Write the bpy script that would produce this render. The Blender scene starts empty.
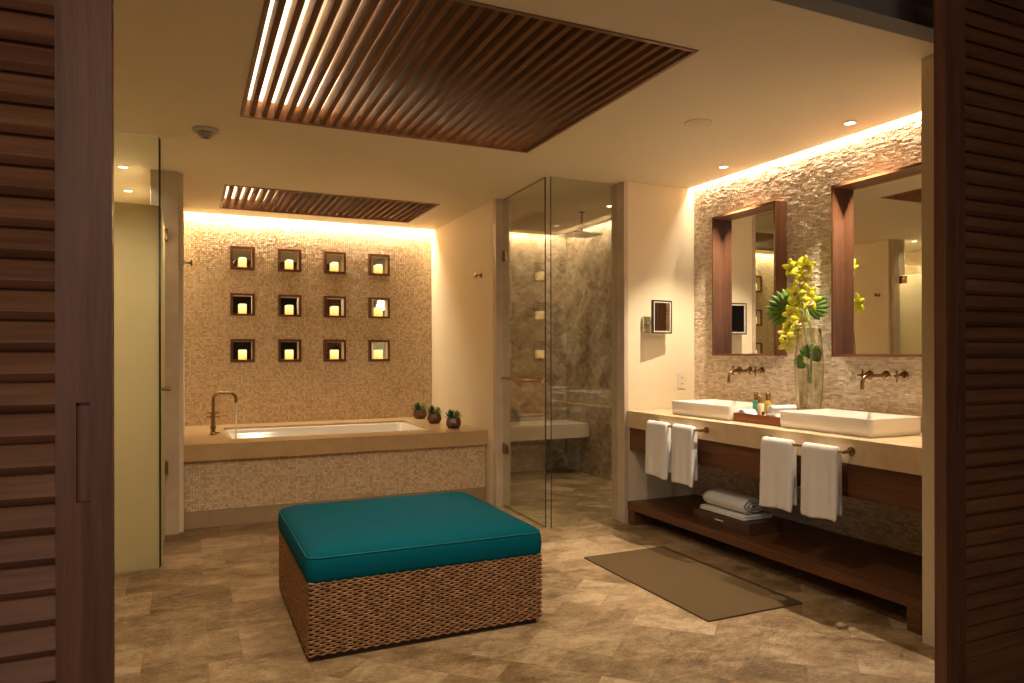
import bpy, bmesh, math, random
from mathutils import Vector, Matrix, noise
random.seed(7)
PI = math.pi
C = bpy.context.scene.collection

# ------------------------------------------------------------------ node helpers
class NT:
    def __init__(s, name):
        s.m = bpy.data.materials.new(name); s.m.use_nodes = True
        s.t = s.m.node_tree; s.t.nodes.clear()
        s.out = s.n('ShaderNodeOutputMaterial')
    def n(s, kind, **kw):
        nd = s.t.nodes.new(kind)
        for k, v in kw.items():
            setattr(nd, k, v)
        return nd
    def l(s, a, b): s.t.links.new(a, b)
    def set(s, sock, v):
        if hasattr(v, 'is_output') or hasattr(v, 'links'): s.l(v, sock)
        else: sock.default_value = v
    def math(s, op, a, b=0.0, c=None, clamp=False):
        nd = s.n('ShaderNodeMath', operation=op, use_clamp=clamp)
        s.set(nd.inputs[0], a); s.set(nd.inputs[1], b)
        if c is not None: s.set(nd.inputs[2], c)
        return nd.outputs[0]
    def mix(s, f, a, b, blend='MIX'):
        nd = s.n('ShaderNodeMix', data_type='RGBA', blend_type=blend)
        s.set(nd.inputs[0], f); s.set(nd.inputs[6], a); s.set(nd.inputs[7], b)
        return nd.outputs[2]
    def ramp(s, f, stops):
        nd = s.n('ShaderNodeValToRGB')
        el = nd.color_ramp.elements
        while len(el) < len(stops): el.new(0.5)
        for e, (p, c) in zip(el, stops):
            e.position = p; e.color = c if len(c) == 4 else (*c, 1)
        s.set(nd.inputs[0], f); return nd.outputs[0]
    def coord(s, order='XYZ', scale=(1, 1, 1), rot=0.0, loc=(0, 0, 0)):
        tc = s.n('ShaderNodeTexCoord')
        v = tc.outputs['Object']
        if order != 'XYZ':
            sp = s.n('ShaderNodeSeparateXYZ'); s.l(v, sp.inputs[0])
            cb = s.n('ShaderNodeCombineXYZ')
            for i, ch in enumerate(order):
                if ch != '0': s.l(sp.outputs['XYZ'.index(ch)], cb.inputs[i])
            v = cb.outputs[0]
        mp = s.n('ShaderNodeMapping'); s.l(v, mp.inputs[0])
        mp.inputs['Scale'].default_value = scale; mp.inputs['Rotation'].default_value = (0, 0, rot)
        mp.inputs['Location'].default_value = loc
        return mp.outputs[0]
    def noise(s, vec, scale, detail=4, rough=0.55, w=None, dist=0.0):
        nd = s.n('ShaderNodeTexNoise')
        if w is not None:
            nd.noise_dimensions = '4D'; s.set(nd.inputs['W'], w)
        s.l(vec, nd.inputs['Vector'])
        nd.inputs['Scale'].default_value = scale; nd.inputs['Detail'].default_value = detail
        nd.inputs['Roughness'].default_value = rough; nd.inputs['Distortion'].default_value = dist
        return nd.outputs[0]
    def brick(s, vec, w, h, mortar, offset=0.5, smooth=0.1, bias=0.0, freq=2):
        nd = s.n('ShaderNodeTexBrick', offset=offset, offset_frequency=freq)
        s.l(vec, nd.inputs['Vector'])
        nd.inputs['Color1'].default_value = (0, 0, 0, 1); nd.inputs['Color2'].default_value = (1, 1, 1, 1)
        nd.inputs['Mortar'].default_value = (0.5, 0.5, 0.5, 1)
        nd.inputs['Scale'].default_value = 1; nd.inputs['Mortar Size'].default_value = mortar
        nd.inputs['Mortar Smooth'].default_value = smooth; nd.inputs['Bias'].default_value = bias
        nd.inputs['Brick Width'].default_value = w; nd.inputs['Row Height'].default_value = h
        return nd.outputs['Color'], nd.outputs['Fac']
    def bump(s, h, strength=0.5, dist=0.01, normal=None):
        nd = s.n('ShaderNodeBump'); s.set(nd.inputs['Height'], h)
        nd.inputs['Strength'].default_value = strength; nd.inputs['Distance'].default_value = dist
        if normal is not None: s.l(normal, nd.inputs['Normal'])
        return nd.outputs[0]
    def pbr(s, color, rough=0.5, metal=0.0, normal=None, emit=None, estr=0, spec=0.5, **kw):
        p = s.n('ShaderNodeBsdfPrincipled')
        if isinstance(color, tuple): color = (*color[:3], 1)
        s.set(p.inputs['Base Color'], color); s.set(p.inputs['Roughness'], rough)
        s.set(p.inputs['Metallic'], metal); p.inputs['Specular IOR Level'].default_value = spec
        if normal is not None: s.l(normal, p.inputs['Normal'])
        if emit is not None:
            s.set(p.inputs['Emission Color'], emit if not isinstance(emit, tuple) else (*emit[:3], 1)); s.set(p.inputs['Emission Strength'], estr)
        for k, v in kw.items(): s.set(p.inputs[k.replace('_', ' ')], v)
        return p.outputs[0]
    def done(s, sh):
        s.l(sh, s.out.inputs['Surface']); return s.m

def flat(name, c, rough=0.5, metal=0.0, spec=0.5, nscale=0, nstr=0.1, ndist=0.002, **kw):
    t = NT(name); nrm = None; co = t.coord()
    if nscale: nrm = t.bump(t.noise(co, nscale, 3), nstr, ndist)
    v = t.noise(co, 6, 3)
    col = t.mix(t.math('MULTIPLY', v, 0.25), (*c, 1), tuple(x * 0.8 for x in c) + (1,))
    return t.done(t.pbr(col, rough, metal, nrm, spec=spec, **kw))

def wood(name, c1, c2, axis='Z', rough=0.45, scale=1.0, c3=None, spec=0.35):
    t = NT(name)
    sc = {'X': (0.06, 1, 1), 'Y': (1, 0.06, 1), 'Z': (1, 1, 0.06)}[axis]
    co = t.coord(scale=sc)
    a = t.noise(co, 22 * scale, 6, 0.6, dist=0.6)
    b = t.noise(co, 140 * scale, 3, 0.6)
    f = t.math('ADD', t.math('MULTIPLY', a, 0.75), t.math('MULTIPLY', b, 0.25))
    col = t.ramp(f, [(0.3, c1), (0.5, tuple((x + y) / 2 for x, y in zip(c1, c2))), (0.68, c2)])
    return t.done(t.pbr(col, rough, 0, t.bump(b, 0.15, 0.002), spec=spec))

def stone(name, c1, c2, scale=6, rough=0.4, stretch=(1, 1, 1), spec=0.4):
    t = NT(name); co = t.coord(scale=stretch)
    a = t.noise(co, scale, 6, 0.6, dist=0.4)
    col = t.ramp(a, [(0.3, c1), (0.7, c2)])
    return t.done(t.pbr(col, rough, 0, None, spec=spec))

M = {}
# ---- travertine floor
def floor_mat(name, base_diag=False):
    t = NT(name)
    def layer(w, h, rot, off, loc):
        v = t.coord(rot=rot, loc=loc)
        col, fac = t.brick(v, w, h, 0.0025, off, 0.3)
        r = t.n('ShaderNodeSeparateColor'); t.l(col, r.inputs[0]); rnd = r.outputs[0]
        vs = t.coord(rot=rot + 0.15, scale=(1, 1.7, 1))
        w4 = t.math('MULTIPLY', rnd, 9.0)
        a = t.noise(vs, 2.6, 8, 0.70, w=w4, dist=0.7)
        b = t.noise(vs, 16, 6, 0.75, w=w4)
        g3 = t.noise(t.coord(rot=rot, scale=(1, 1.5, 1)), 55, 5, 0.75)
        f = t.math('ADD', t.math('MULTIPLY', a, 0.50), t.math('ADD', t.math('MULTIPLY', b, 0.28), t.math('MULTIPLY', g3, 0.22)))
        f = t.math('ADD', f, t.math('MULTIPLY', t.math('SUBTRACT', rnd, 0.5), 0.085))
        return f, fac
    f1, m1 = layer(0.42, 0.40, 0.0, 0.35, (0.19, 0.07, 0))
    f2, m2 = layer(0.42, 0.21, PI / 4, 0.5, (0.1, 0.1, 0))
    # laying pattern: square courses with bands of diagonal slips
    tc = t.coord(); sp = t.n('ShaderNodeSeparateXYZ'); t.l(tc, sp.inputs[0])
    if base_diag:
        mask = 1.0
    else:
        q = t.math('ADD', sp.outputs[0], 0.02)
        mask = t.math('MULTIPLY', t.math('GREATER_THAN', q, 0.53), t.math('LESS_THAN', sp.outputs[1], 4.05))
    def mx(a, b):
        nd = t.n('ShaderNodeMix', data_type='FLOAT'); t.set(nd.inputs[0], mask); t.set(nd.inputs[2], a); t.set(nd.inputs[3], b); return nd.outputs[0]
    f = mx(f1, f2); fac = mx(m1, m2)
    col = t.ramp(f, [(0.36, (0.08, 0.043, 0.018)), (0.44, (0.20, 0.123, 0.056)), (0.505, (0.33, 0.22, 0.115)), (0.60, (0.53, 0.39, 0.24))])
    pit = t.math('ADD', t.math('MULTIPLY', t.noise(t.coord(scale=(1, 1.8, 1)), 60, 4, 0.7), 0.62), t.math('MULTIPLY', t.noise(t.coord(), 5, 2), 0.38))
    pits = t.math('MULTIPLY', t.math('LESS_THAN', pit, 0.425), 0.6)
    col = t.mix(pits, col, (0.12, 0.07, 0.035, 1))
    col = t.mix(t.math('MULTIPLY', fac, 0.45), col, (0.2, 0.13, 0.075, 1))
    h = t.math('ADD', t.math('MULTIPLY', fac, -0.6), t.math('MULTIPLY', f, 0.3))
    rg = t.math('ADD', 0.30, t.math('MULTIPLY', f, 0.25))
    return t.done(t.pbr(col, rg, 0, t.bump(h, 0.35, 0.003), spec=0.4))
M['floor'] = floor_mat('travertine_floor')
M['shower_floor'] = floor_mat('travertine_shower_floor', True)

def marble_tiles(name, order):
    t = NT(name)
    v = t.coord(order, rot=PI / 4)
    col, fac = t.brick(v, 0.31, 0.155, 0.0015, 0.5, 0.3)
    r = t.n('ShaderNodeSeparateColor'); t.l(col, r.inputs[0]); rnd = r.outputs[0]
    v2 = t.coord(order, rot=PI / 4, scale=(1, 1.6, 1))
    a = t.noise(v2, 5, 7, 0.65, w=t.math('MULTIPLY', rnd, 7), dist=1.3)
    f = t.math('ADD', a, t.math('MULTIPLY', t.math('SUBTRACT', rnd, 0.5), 0.14))
    c = t.ramp(f, [(0.3, (0.17, 0.11, 0.065)), (0.45, (0.34, 0.245, 0.155)), (0.58, (0.50, 0.385, 0.265)), (0.73, (0.66, 0.54, 0.41))])
    c = t.mix(t.math('MULTIPLY', fac, 0.4), c, (0.22, 0.17, 0.12, 1))
    return t.done(t.pbr(c, 0.3, 0, t.bump(fac, -0.2, 0.002), spec=0.5))
M['marble_xz'] = marble_tiles('shower_marble_back', 'XZ0'); M['marble_yz'] = marble_tiles('shower_marble_side', 'YZ0')

def mosaic(name, order, w, h, c1, c2, cm, rough_amt, off=0.5, bstr=0.8, bdist=0.006):
    t = NT(name)
    v0 = t.coord(order)
    wob = t.n('ShaderNodeTexNoise'); t.l(v0, wob.inputs['Vector']); wob.inputs['Scale'].default_value = 16
    vm = t.n('ShaderNodeVectorMath', operation='MULTIPLY_ADD'); t.l(wob.outputs['Color'], vm.inputs[0])
    vm.inputs[1].default_value = (0.010, 0.004, 0); t.l(v0, vm.inputs[2])
    v = vm.outputs[0]
    col, fac = t.brick(v, w, h, w * 0.055, off, 0.25)
    r = t.n('ShaderNodeSeparateColor'); t.l(col, r.inputs[0]); rnd = r.outputs[0]
    a = t.noise(v0, 3.0, 4, 0.6)
    b = t.noise(v0, 60, 3, 0.7, w=t.math('MULTIPLY', rnd, 5))
    f = t.math('ADD', t.math('MULTIPLY', rnd, 0.42), t.math('ADD', t.math('MULTIPLY', a, 0.2), t.math('MULTIPLY', b, 0.38)))
    c = t.ramp(f, [(0.12, c1), (0.85, c2)])
    c = t.mix(t.math('MULTIPLY', fac, 0.75), c, (*cm, 1))
    hgt = t.math('ADD', t.math('MULTIPLY', t.math('SUBTRACT', 1.0, fac), 0.5), t.math('ADD', t.math('MULTIPLY', rnd, rough_amt), t.math('MULTIPLY', b, rough_amt * 0.9)))
    return t.done(t.pbr(c, 0.6, 0, t.bump(hgt, bstr, bdist), spec=0.3))
def tile_mat(name, c0, c1, c2, rough=0.6):
    t = NT(name); at = t.n('ShaderNodeAttribute', attribute_name='shade'); rnd = at.outputs['Fac']
    co = t.coord(); b = t.noise(co, 90, 3, 0.7); a = t.noise(co, 2.5, 3)
    f = t.math('ADD', t.math('MULTIPLY', rnd, 0.38), t.math('ADD', t.math('MULTIPLY', b, 0.36), t.math('MULTIPLY', a, 0.26)))
    return t.done(t.pbr(t.ramp(f, [(0.26, c0), (0.44, c1), (0.74, c2)]), rough, 0, t.bump(b, 0.5, 0.003), spec=0.3))
M['mosaic'] = tile_mat('tub_mosaic', (0.54, 0.37, 0.21), (0.72, 0.54, 0.345), (0.88, 0.72, 0.51))
M['strips'] = tile_mat('split_stone_strips', (0.52, 0.40, 0.27), (0.72, 0.58, 0.43), (0.90, 0.78, 0.62))
M['grout'] = flat('tan_grout', (0.36, 0.24, 0.14), 0.9)
M['grout_pale'] = flat('pale_grout', (0.44, 0.33, 0.23), 0.9)
M['cream'] = flat('cream_paint', (0.78, 0.66, 0.46), 0.6, nscale=60, nstr=0.05)
M['ceiling'] = flat('ceiling_paint', (0.78, 0.67, 0.49), 0.7)
M['white_paint'] = flat('white_recess_paint', (0.85, 0.80, 0.70), 0.7)
M['jamb'] = stone('jamb_limestone', (0.52, 0.40, 0.29), (0.63, 0.50, 0.38), 5, 0.35)
M['deck'] = stone('deck_limestone', (0.50, 0.33, 0.165), (0.60, 0.41, 0.22), 7, 0.28)
M['counter'] = stone('counter_limestone', (0.62, 0.44, 0.25), (0.74, 0.56, 0.35), 9, 0.25)
M['plinth'] = stone('plinth_limestone', (0.36, 0.25, 0.145), (0.44, 0.31, 0.19), 6, 0.35)
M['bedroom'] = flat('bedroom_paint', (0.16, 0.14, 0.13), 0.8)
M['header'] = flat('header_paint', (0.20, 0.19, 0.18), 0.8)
M['walnut_z'] = wood('walnut_upright', (0.085, 0.032, 0.018), (0.22, 0.095, 0.052), 'Z')
M['walnut_x'] = wood('walnut_louver', (0.11, 0.042, 0.02), (0.28, 0.125, 0.062), 'X', c3=None)
M['walnut_y'] = wood('walnut_long', (0.07, 0.026, 0.012), (0.19, 0.075, 0.032), 'Y', 0.38)
M['frame_z'] = wood('mirror_wood_z', (0.065, 0.026, 0.012), (0.165, 0.066, 0.03), 'Z', 0.35)
M['frame_y'] = wood('mirror_wood_y', (0.12, 0.047, 0.02), (0.25, 0.105, 0.048), 'Y', 0.35)
M['niche_wood'] = wood('niche_wood', (0.09, 0.032, 0.014), (0.19, 0.075, 0.03), 'X', 0.4)
M['slat'] = wood('grille_wood', (0.13, 0.055, 0.022), (0.27, 0.125, 0.052), 'Y', 0.6, spec=0.08)
M['grille_frame'] = wood('grille_frame_wood', (0.15, 0.065, 0.03), (0.32, 0.155, 0.075), 'X', 0.45)
M['tray'] = wood('tray_wood', (0.15, 0.045, 0.018), (0.30, 0.10, 0.04), 'Y', 0.25)
M['box'] = wood('box_wood', (0.06, 0.03, 0.02), (0.12, 0.06, 0.038), 'Y', 0.4)
M['bronze'] = flat('brushed_bronze', (0.33, 0.215, 0.11), 0.25, 1.0)
M['chrome'] = flat('polished_chrome', (0.75, 0.73, 0.70), 0.12, 1.0)
M['dark_metal'] = flat('dark_metal', (0.10, 0.065, 0.04), 0.35, 0.9)
M['ceramic'] = flat('white_ceramic', (0.86, 0.80, 0.72), 0.08, 0, 0.6)
M['plastic'] = flat('ivory_plastic', (0.72, 0.62, 0.47), 0.4)
M['dark_plastic'] = flat('dark_slots', (0.03, 0.028, 0.025), 0.5)
M['detector'] = flat('detector_plastic', (0.55, 0.47, 0.40), 0.5)
M['terry'] = flat('white_terry', (0.90, 0.86, 0.82), 0.95, 0, 0.1, 420, 0.9, 0.004)
M['mat'] = flat('bath_mat_fabric', (0.11, 0.070, 0.033), 0.9, 0, 0.1, 350, 0.6, 0.003)
M['mirror'] = NT('mirror_silver'); _t = M['mirror']; M['mirror'] = _t.done(_t.pbr((0.86, 0.87, 0.84), 0.0, 1.0))
# wicker
t = NT('seagrass_weave'); co = t.coord()
a = t.noise(co, 45, 4, 0.7); b = t.noise(co, 400, 2)
col = t.ramp(t.math('ADD', t.math('MULTIPLY', a, 0.7), t.math('MULTIPLY', b, 0.3)), [(0.36, (0.13, 0.06, 0.026)), (0.5, (0.32, 0.165, 0.075)), (0.64, (0.50, 0.28, 0.14))])
M['wicker'] = t.done(t.pbr(col, 0.6, 0, t.bump(b, 0.5, 0.003), spec=0.2))
M['wicker_core'] = flat('weave_core', (0.05, 0.025, 0.014), 0.8)
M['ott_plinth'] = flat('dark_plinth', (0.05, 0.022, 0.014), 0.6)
# teal canvas
t = NT('teal_canvas'); co = t.coord()
a = t.noise(co, 3, 4, 0.6); w = t.noise(co, 500, 2)
col = t.mix(t.math('MULTIPLY', a, 0.5), (0.0005, 0.09, 0.13, 1), (0.001, 0.118, 0.16, 1))
M['teal'] = t.done(t.pbr(col, 0.75, 0, t.bump(w, 0.35, 0.0015), spec=0.06))
M['teal_welt'] = flat('teal_welt', (0.006, 0.15, 0.165), 0.7)
# candle
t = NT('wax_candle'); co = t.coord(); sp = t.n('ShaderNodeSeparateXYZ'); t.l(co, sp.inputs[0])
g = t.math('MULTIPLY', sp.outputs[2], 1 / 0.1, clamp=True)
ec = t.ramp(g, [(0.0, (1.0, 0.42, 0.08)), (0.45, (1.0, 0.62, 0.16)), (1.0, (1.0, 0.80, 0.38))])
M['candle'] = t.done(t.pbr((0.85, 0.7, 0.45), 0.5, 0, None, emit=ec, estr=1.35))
def emis(name, c, s):
    t = NT(name); e = t.n('ShaderNodeEmission'); e.inputs[0].default_value = (*c, 1); e.inputs[1].default_value = s
    return t.done(e.outputs[0])
M['lens'] = emis('lit_lens', (1, 0.86, 0.62), 9.0)
M['wick'] = emis('candle_flame', (1, 0.8, 0.4), 3.0)
# thin architectural glass: both faces of the pane use the same air-to-glass Fresnel
def arch_glass(name, tint):
    t = NT(name); geo = t.n('ShaderNodeNewGeometry')
    ior = t.math('ADD', 1.5, t.math('MULTIPLY', geo.outputs['Backfacing'], 1 / 1.5 - 1.5))
    fr = t.n('ShaderNodeFresnel'); t.l(ior, fr.inputs['IOR'])
    tr = t.n('ShaderNodeBsdfTransparent'); tr.inputs[0].default_value = (*tint, 1)
    gl = t.n('ShaderNodeBsdfGlossy'); gl.inputs['Roughness'].default_value = 0.0; gl.inputs[0].default_value = (0.95, 0.97, 0.93, 1)
    mx = t.n('ShaderNodeMixShader'); t.l(fr.outputs[0], mx.inputs[0]); t.l(tr.outputs[0], mx.inputs[1]); t.l(gl.outputs[0], mx.inputs[2])
    return t.done(mx.outputs[0])
M['glass'] = arch_glass('clear_glass', (0.93, 0.95, 0.91))
t = NT('vase_glass'); g_ = t.n('ShaderNodeBsdfGlass'); g_.inputs['IOR'].default_value = 1.45; g_.inputs['Roughness'].default_value = 0.0; g_.inputs[0].default_value = (0.95, 0.94, 0.90, 1)
t.l(t.bump(t.noise(t.coord(scale=(1, 1, 3)), 22, 2), 0.25, 0.01), g_.inputs['Normal']); M['vase_glass'] = t.done(g_.outputs[0])
M['water'] = arch_glass('water', (0.93, 0.95, 0.95))
t = NT('running_water'); tr = t.n('ShaderNodeBsdfTransparent'); mx = t.n('ShaderNodeMixShader'); mx.inputs[0].default_value = 0.5
t.l(tr.outputs[0], mx.inputs[1]); t.l(t.pbr((0.85, 0.82, 0.76), 0.1), mx.inputs[2]); M['stream'] = t.done(mx.outputs[0])
M['glass_edge'] = flat('glass_edge', (0.035, 0.05, 0.03), 0.2)
t = NT('frosted_glass')
tl = t.n('ShaderNodeBsdfTranslucent'); tl.inputs[0].default_value = (0.76, 0.70, 0.50, 1)
df = t.n('ShaderNodeBsdfDiffuse'); df.inputs[0].default_value = (0.40, 0.38, 0.26, 1)
gl = t.n('ShaderNodeBsdfGlossy'); gl.inputs['Roughness'].default_value = 0.12
m1 = t.n('ShaderNodeMixShader'); m1.inputs[0].default_value = 0.28; t.l(tl.outputs[0], m1.inputs[1]); t.l(df.outputs[0], m1.inputs[2])
m2 = t.n('ShaderNodeMixShader'); m2.inputs[0].default_value = 0.05; t.l(m1.outputs[0], m2.inputs[1]); t.l(gl.outputs[0], m2.inputs[2])
M['frost'] = t.done(m2.outputs[0])
# plants
def leafmat(name, c1, c2, rough=0.45, trans=0.25, sc=30):
    t = NT(name); a = t.noise(t.coord(), sc, 3)
    col = t.ramp(a, [(0.3, c1), (0.7, c2)])
    p = t.pbr(col, rough)
    tl = t.n('ShaderNodeBsdfTranslucent'); t.l(col, tl.inputs[0])
    mx = t.n('ShaderNodeMixShader'); mx.inputs[0].default_value = trans; t.l(p, mx.inputs[1]); t.l(tl.outputs[0], mx.inputs[2])
    return t.done(mx.outputs[0])
M['leaf'] = leafmat('palm_leaf', (0.06, 0.13, 0.008), (0.13, 0.24, 0.02), 0.65)
M['leaf_dark'] = leafmat('succulent_dark', (0.03, 0.10, 0.035), (0.07, 0.18, 0.06))
M['leaf_light'] = leafmat('succulent_light', (0.24, 0.34, 0.09), (0.42, 0.52, 0.17))
M['leaf_bright'] = leafmat('bright_leaf', (0.14, 0.34, 0.03), (0.26, 0.52, 0.05), trans=0.4)
M['petal'] = leafmat('orchid_petal', (0.62, 0.60, 0.03), (0.86, 0.84, 0.10), 0.5, 0.4, 60)
M['lip'] = leafmat('orchid_lip', (0.85, 0.55, 0.38), (0.92, 0.80, 0.55), 0.5, 0.3, 200)
M['lip_red'] = flat('orchid_throat', (0.5, 0.08, 0.03), 0.5)
M['stem'] = leafmat('stem', (0.25, 0.35, 0.05), (0.40, 0.48, 0.10))
M['pot'] = flat('copper_pot', (0.13, 0.06, 0.035), 0.3, 0.3)
M['soil'] = flat('soil', (0.03, 0.02, 0.012), 0.9, nscale=90, nstr=1, ndist=0.01)
M['b_green'] = flat('green_bottle', (0.06, 0.30, 0.17), 0.15, 0, 0.6)
M['b_cream'] = flat('cream_bottle', (0.80, 0.62, 0.32), 0.2, 0, 0.6)
M['b_yellow'] = flat('yellow_bottle', (0.62, 0.44, 0.04), 0.12, 0, 0.6)
M['cap'] = flat('gold_cap', (0.42, 0.20, 0.05), 0.25, 0.8)

# ------------------------------------------------------------------ mesh helpers
class MB:
    def __init__(s): s.bm = bmesh.new()
    def box(s, x0, x1, y0, y1, z0, z1, bev=0.0, mat=None):
        bm = s.bm if not bev else bmesh.new()
        xs, ys, zs = sorted((x0, x1)), sorted((y0, y1)), sorted((z0, z1))
        v = [bm.verts.new((x, y, z)) for x in xs for y in ys for z in zs]
        for f in ((0, 1, 3, 2), (4, 6, 7, 5), (0, 4, 5, 1), (2, 3, 7, 6), (0, 2, 6, 4), (1, 5, 7, 3)):
            bm.faces.new([v[i] for i in f])
        if bev:
            bmesh.ops.bevel(bm, geom=bm.edges[:], offset=bev, segments=2, profile=0.7, affect='EDGES')
            s.merge(bm)
        return s
    def merge(s, bm2, mtx=None):
        mp = {}
        for v in bm2.verts: mp[v] = s.bm.verts.new(mtx @ v.co if mtx else v.co)
        for f in bm2.faces:
            try: s.bm.faces.new([mp[v] for v in f.verts])
            except ValueError: pass
        bm2.free(); return s
    def loft(s, loops, cap0=True, cap1=True):
        rows = [[s.bm.verts.new(p) for p in L] for L in loops]
        n = len(rows[0])
        for a, b in zip(rows, rows[1:]):
            for i in range(n):
                j = (i + 1) % n
                s.bm.faces.new((a[i], a[j], b[j], b[i]))
        if cap0: s.bm.faces.new(rows[0][::-1])
        if cap1: s.bm.faces.new(rows[-1])
        return s
    def tube(s, pts, r, n=12, closed=False, cap=True, squash=None):
        pts = [Vector(p) for p in pts]; m = len(pts)
        rs = r if isinstance(r, (list, tuple)) else [r] * m
        tang = []
        for i in range(m):
            if closed: d = pts[(i + 1) % m] - pts[i - 1]
            else: d = pts[min(i + 1, m - 1)] - pts[max(i - 1, 0)]
            tang.append(d.normalized() if d.length > 1e-9 else Vector((0, 0, 1)))
        up = Vector((0, 0, 1)) if abs(tang[0].z) < 0.9 else Vector((1, 0, 0))
        nx = tang[0].cross(up).normalized(); loops = []
        for i in range(m):
            nx = (nx - tang[i] * nx.dot(tang[i]))
            nx = nx.normalized() if nx.length > 1e-6 else tang[i].orthogonal().normalized()
            ny = tang[i].cross(nx)
            loops.append([pts[i] + (nx * math.cos(2 * PI * k / n) + ny * math.sin(2 * PI * k / n)) * rs[i] for k in range(n)])
        if closed:
            loops.append(loops[0]); 
            rows = [[s.bm.verts.new(p) for p in L] for L in loops[:-1]]
            for a, b in zip(rows, rows[1:] + rows[:1]):
                for i in range(n): s.bm.faces.new((a[i], a[(i + 1) % n], b[(i + 1) % n], b[i]))
        else: s.loft(loops, cap, cap)
        return s
    def lathe(s, prof, cx, cy, n=32, cap0=True, cap1=True, axis='Z', base=0):
        loops = []
        for r, h in prof:
            L = []
            for k in range(n):
                a = 2 * PI * k / n; p, q = r * math.cos(a), r * math.sin(a)
                if axis == 'Z': L.append((cx + p, cy + q, base + h))
                elif axis == 'X': L.append((base + h, cx + p, cy + q))     # cx = y, cy = z
                else: L.append((cx + p, base + h, cy + q))                 # cx = x, cy = z
            loops.append(L)
        return s.loft(loops, cap0, cap1)
    def build(s, name, mat, parent=None, smooth=False, loc=None, auto=None, solid=0, sub=0):
        bmesh.ops.recalc_face_normals(s.bm, faces=s.bm.faces[:])
        off = Vector((0, 0, 0))
        p = parent
        while p is not None: off += p.location; p = p.parent
        if loc is not None and parent is None: off = Vector(loc)
        if off.length > 0: bmesh.ops.translate(s.bm, verts=s.bm.verts[:], vec=-off)
        me = bpy.data.meshes.new(name); s.bm.to_mesh(me); s.bm.free()
        me.materials.append(M[mat] if isinstance(mat, str) else mat)
        o = bpy.data.objects.new(name, me); C.objects.link(o)
        if parent is not None: o.parent = parent
        elif loc is not None: o.location = loc
        if smooth or auto:
            for f in me.polygons: f.use_smooth = True
        if auto:
            lim = math.radians(auto)
            bm = bmesh.new(); bm.from_mesh(me)
            for e in bm.edges:
                if len(e.link_faces) == 2 and e.calc_face_angle(0) > lim: e.smooth = False
            bm.to_mesh(me); bm.free()
        if sub:
            md = o.modifiers.new('sub', 'SUBSURF'); md.levels = sub; md.render_levels = sub
        if solid:
            md = o.modifiers.new('solid', 'SOLIDIFY'); md.thickness = solid; md.offset = 0
        return o

def tag(o, label=None, cat=None, group=None, kind=None):
    if label: o['label'] = label
    if cat: o['category'] = cat
    if group: o['group'] = group
    if kind: o['kind'] = kind
    return o
def thing(name, loc, label, cat, group=None, kind=None):
    o = bpy.data.objects.new(name, None); C.objects.link(o); o.location = loc; o.empty_display_size = 0.1
    return tag(o, label, cat, group, kind)
def struct(o, label=None, cat=None):
    o['kind'] = 'structure'
    return o
def rrect(x0, x1, y0, y1, r, z, n=5):
    P = []
    r = max(r, 1e-4)
    for cx, cy, a0 in ((x1 - r, y1 - r, 0), (x0 + r, y1 - r, PI / 2), (x0 + r, y0 + r, PI), (x1 - r, y0 + r, 1.5 * PI)):
        for k in range(n + 1):
            a = a0 + PI / 2 * k / n
            P.append((cx + r * math.cos(a), cy + r * math.sin(a), z))
    return P
def slab_with_holes(mb, us, vs, holes, w0, w1, mapf):
    """grid of cells between breakpoints us, vs; holes = [(u0,u1,v0,v1)]; thickness w0..w1"""
    us = sorted(set(us + [h[0] for h in holes] + [h[1] for h in holes])); vs = sorted(set(vs + [h[2] for h in holes] + [h[3] for h in holes]))
    def solid(i, j):
        if i < 0 or j < 0 or i >= len(us) - 1 or j >= len(vs) - 1: return False
        cu, cv = (us[i] + us[i + 1]) / 2, (vs[j] + vs[j + 1]) / 2
        return not any(h[0] < cu < h[1] and h[2] < cv < h[3] for h in holes)
    cache = {}
    def V(u, v, w):
        k = (round(u, 5), round(v, 5), round(w, 5))
        if k not in cache: cache[k] = mb.bm.verts.new(mapf(u, v, w))
        return cache[k]
    for i in range(len(us) - 1):
        for j in range(len(vs) - 1):
            if not solid(i, j): continue
            a, b, c, d = us[i], us[i + 1], vs[j], vs[j + 1]
            mb.bm.faces.new([V(a, c, w0), V(b, c, w0), V(b, d, w0), V(a, d, w0)])
            mb.bm.faces.new([V(a, c, w1), V(a, d, w1), V(b, d, w1), V(b, c, w1)])
            for di, dj, p, q in ((-1, 0, (a, c), (a, d)), (1, 0, (b, c), (b, d)), (0, -1, (a, c), (b, c)), (0, 1, (a, d), (b, d))):
                if not solid(i + di, j + dj):
                    mb.bm.faces.new([V(*p, w0), V(*q, w0), V(*q, w1), V(*p, w1)])
    return mb
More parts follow.
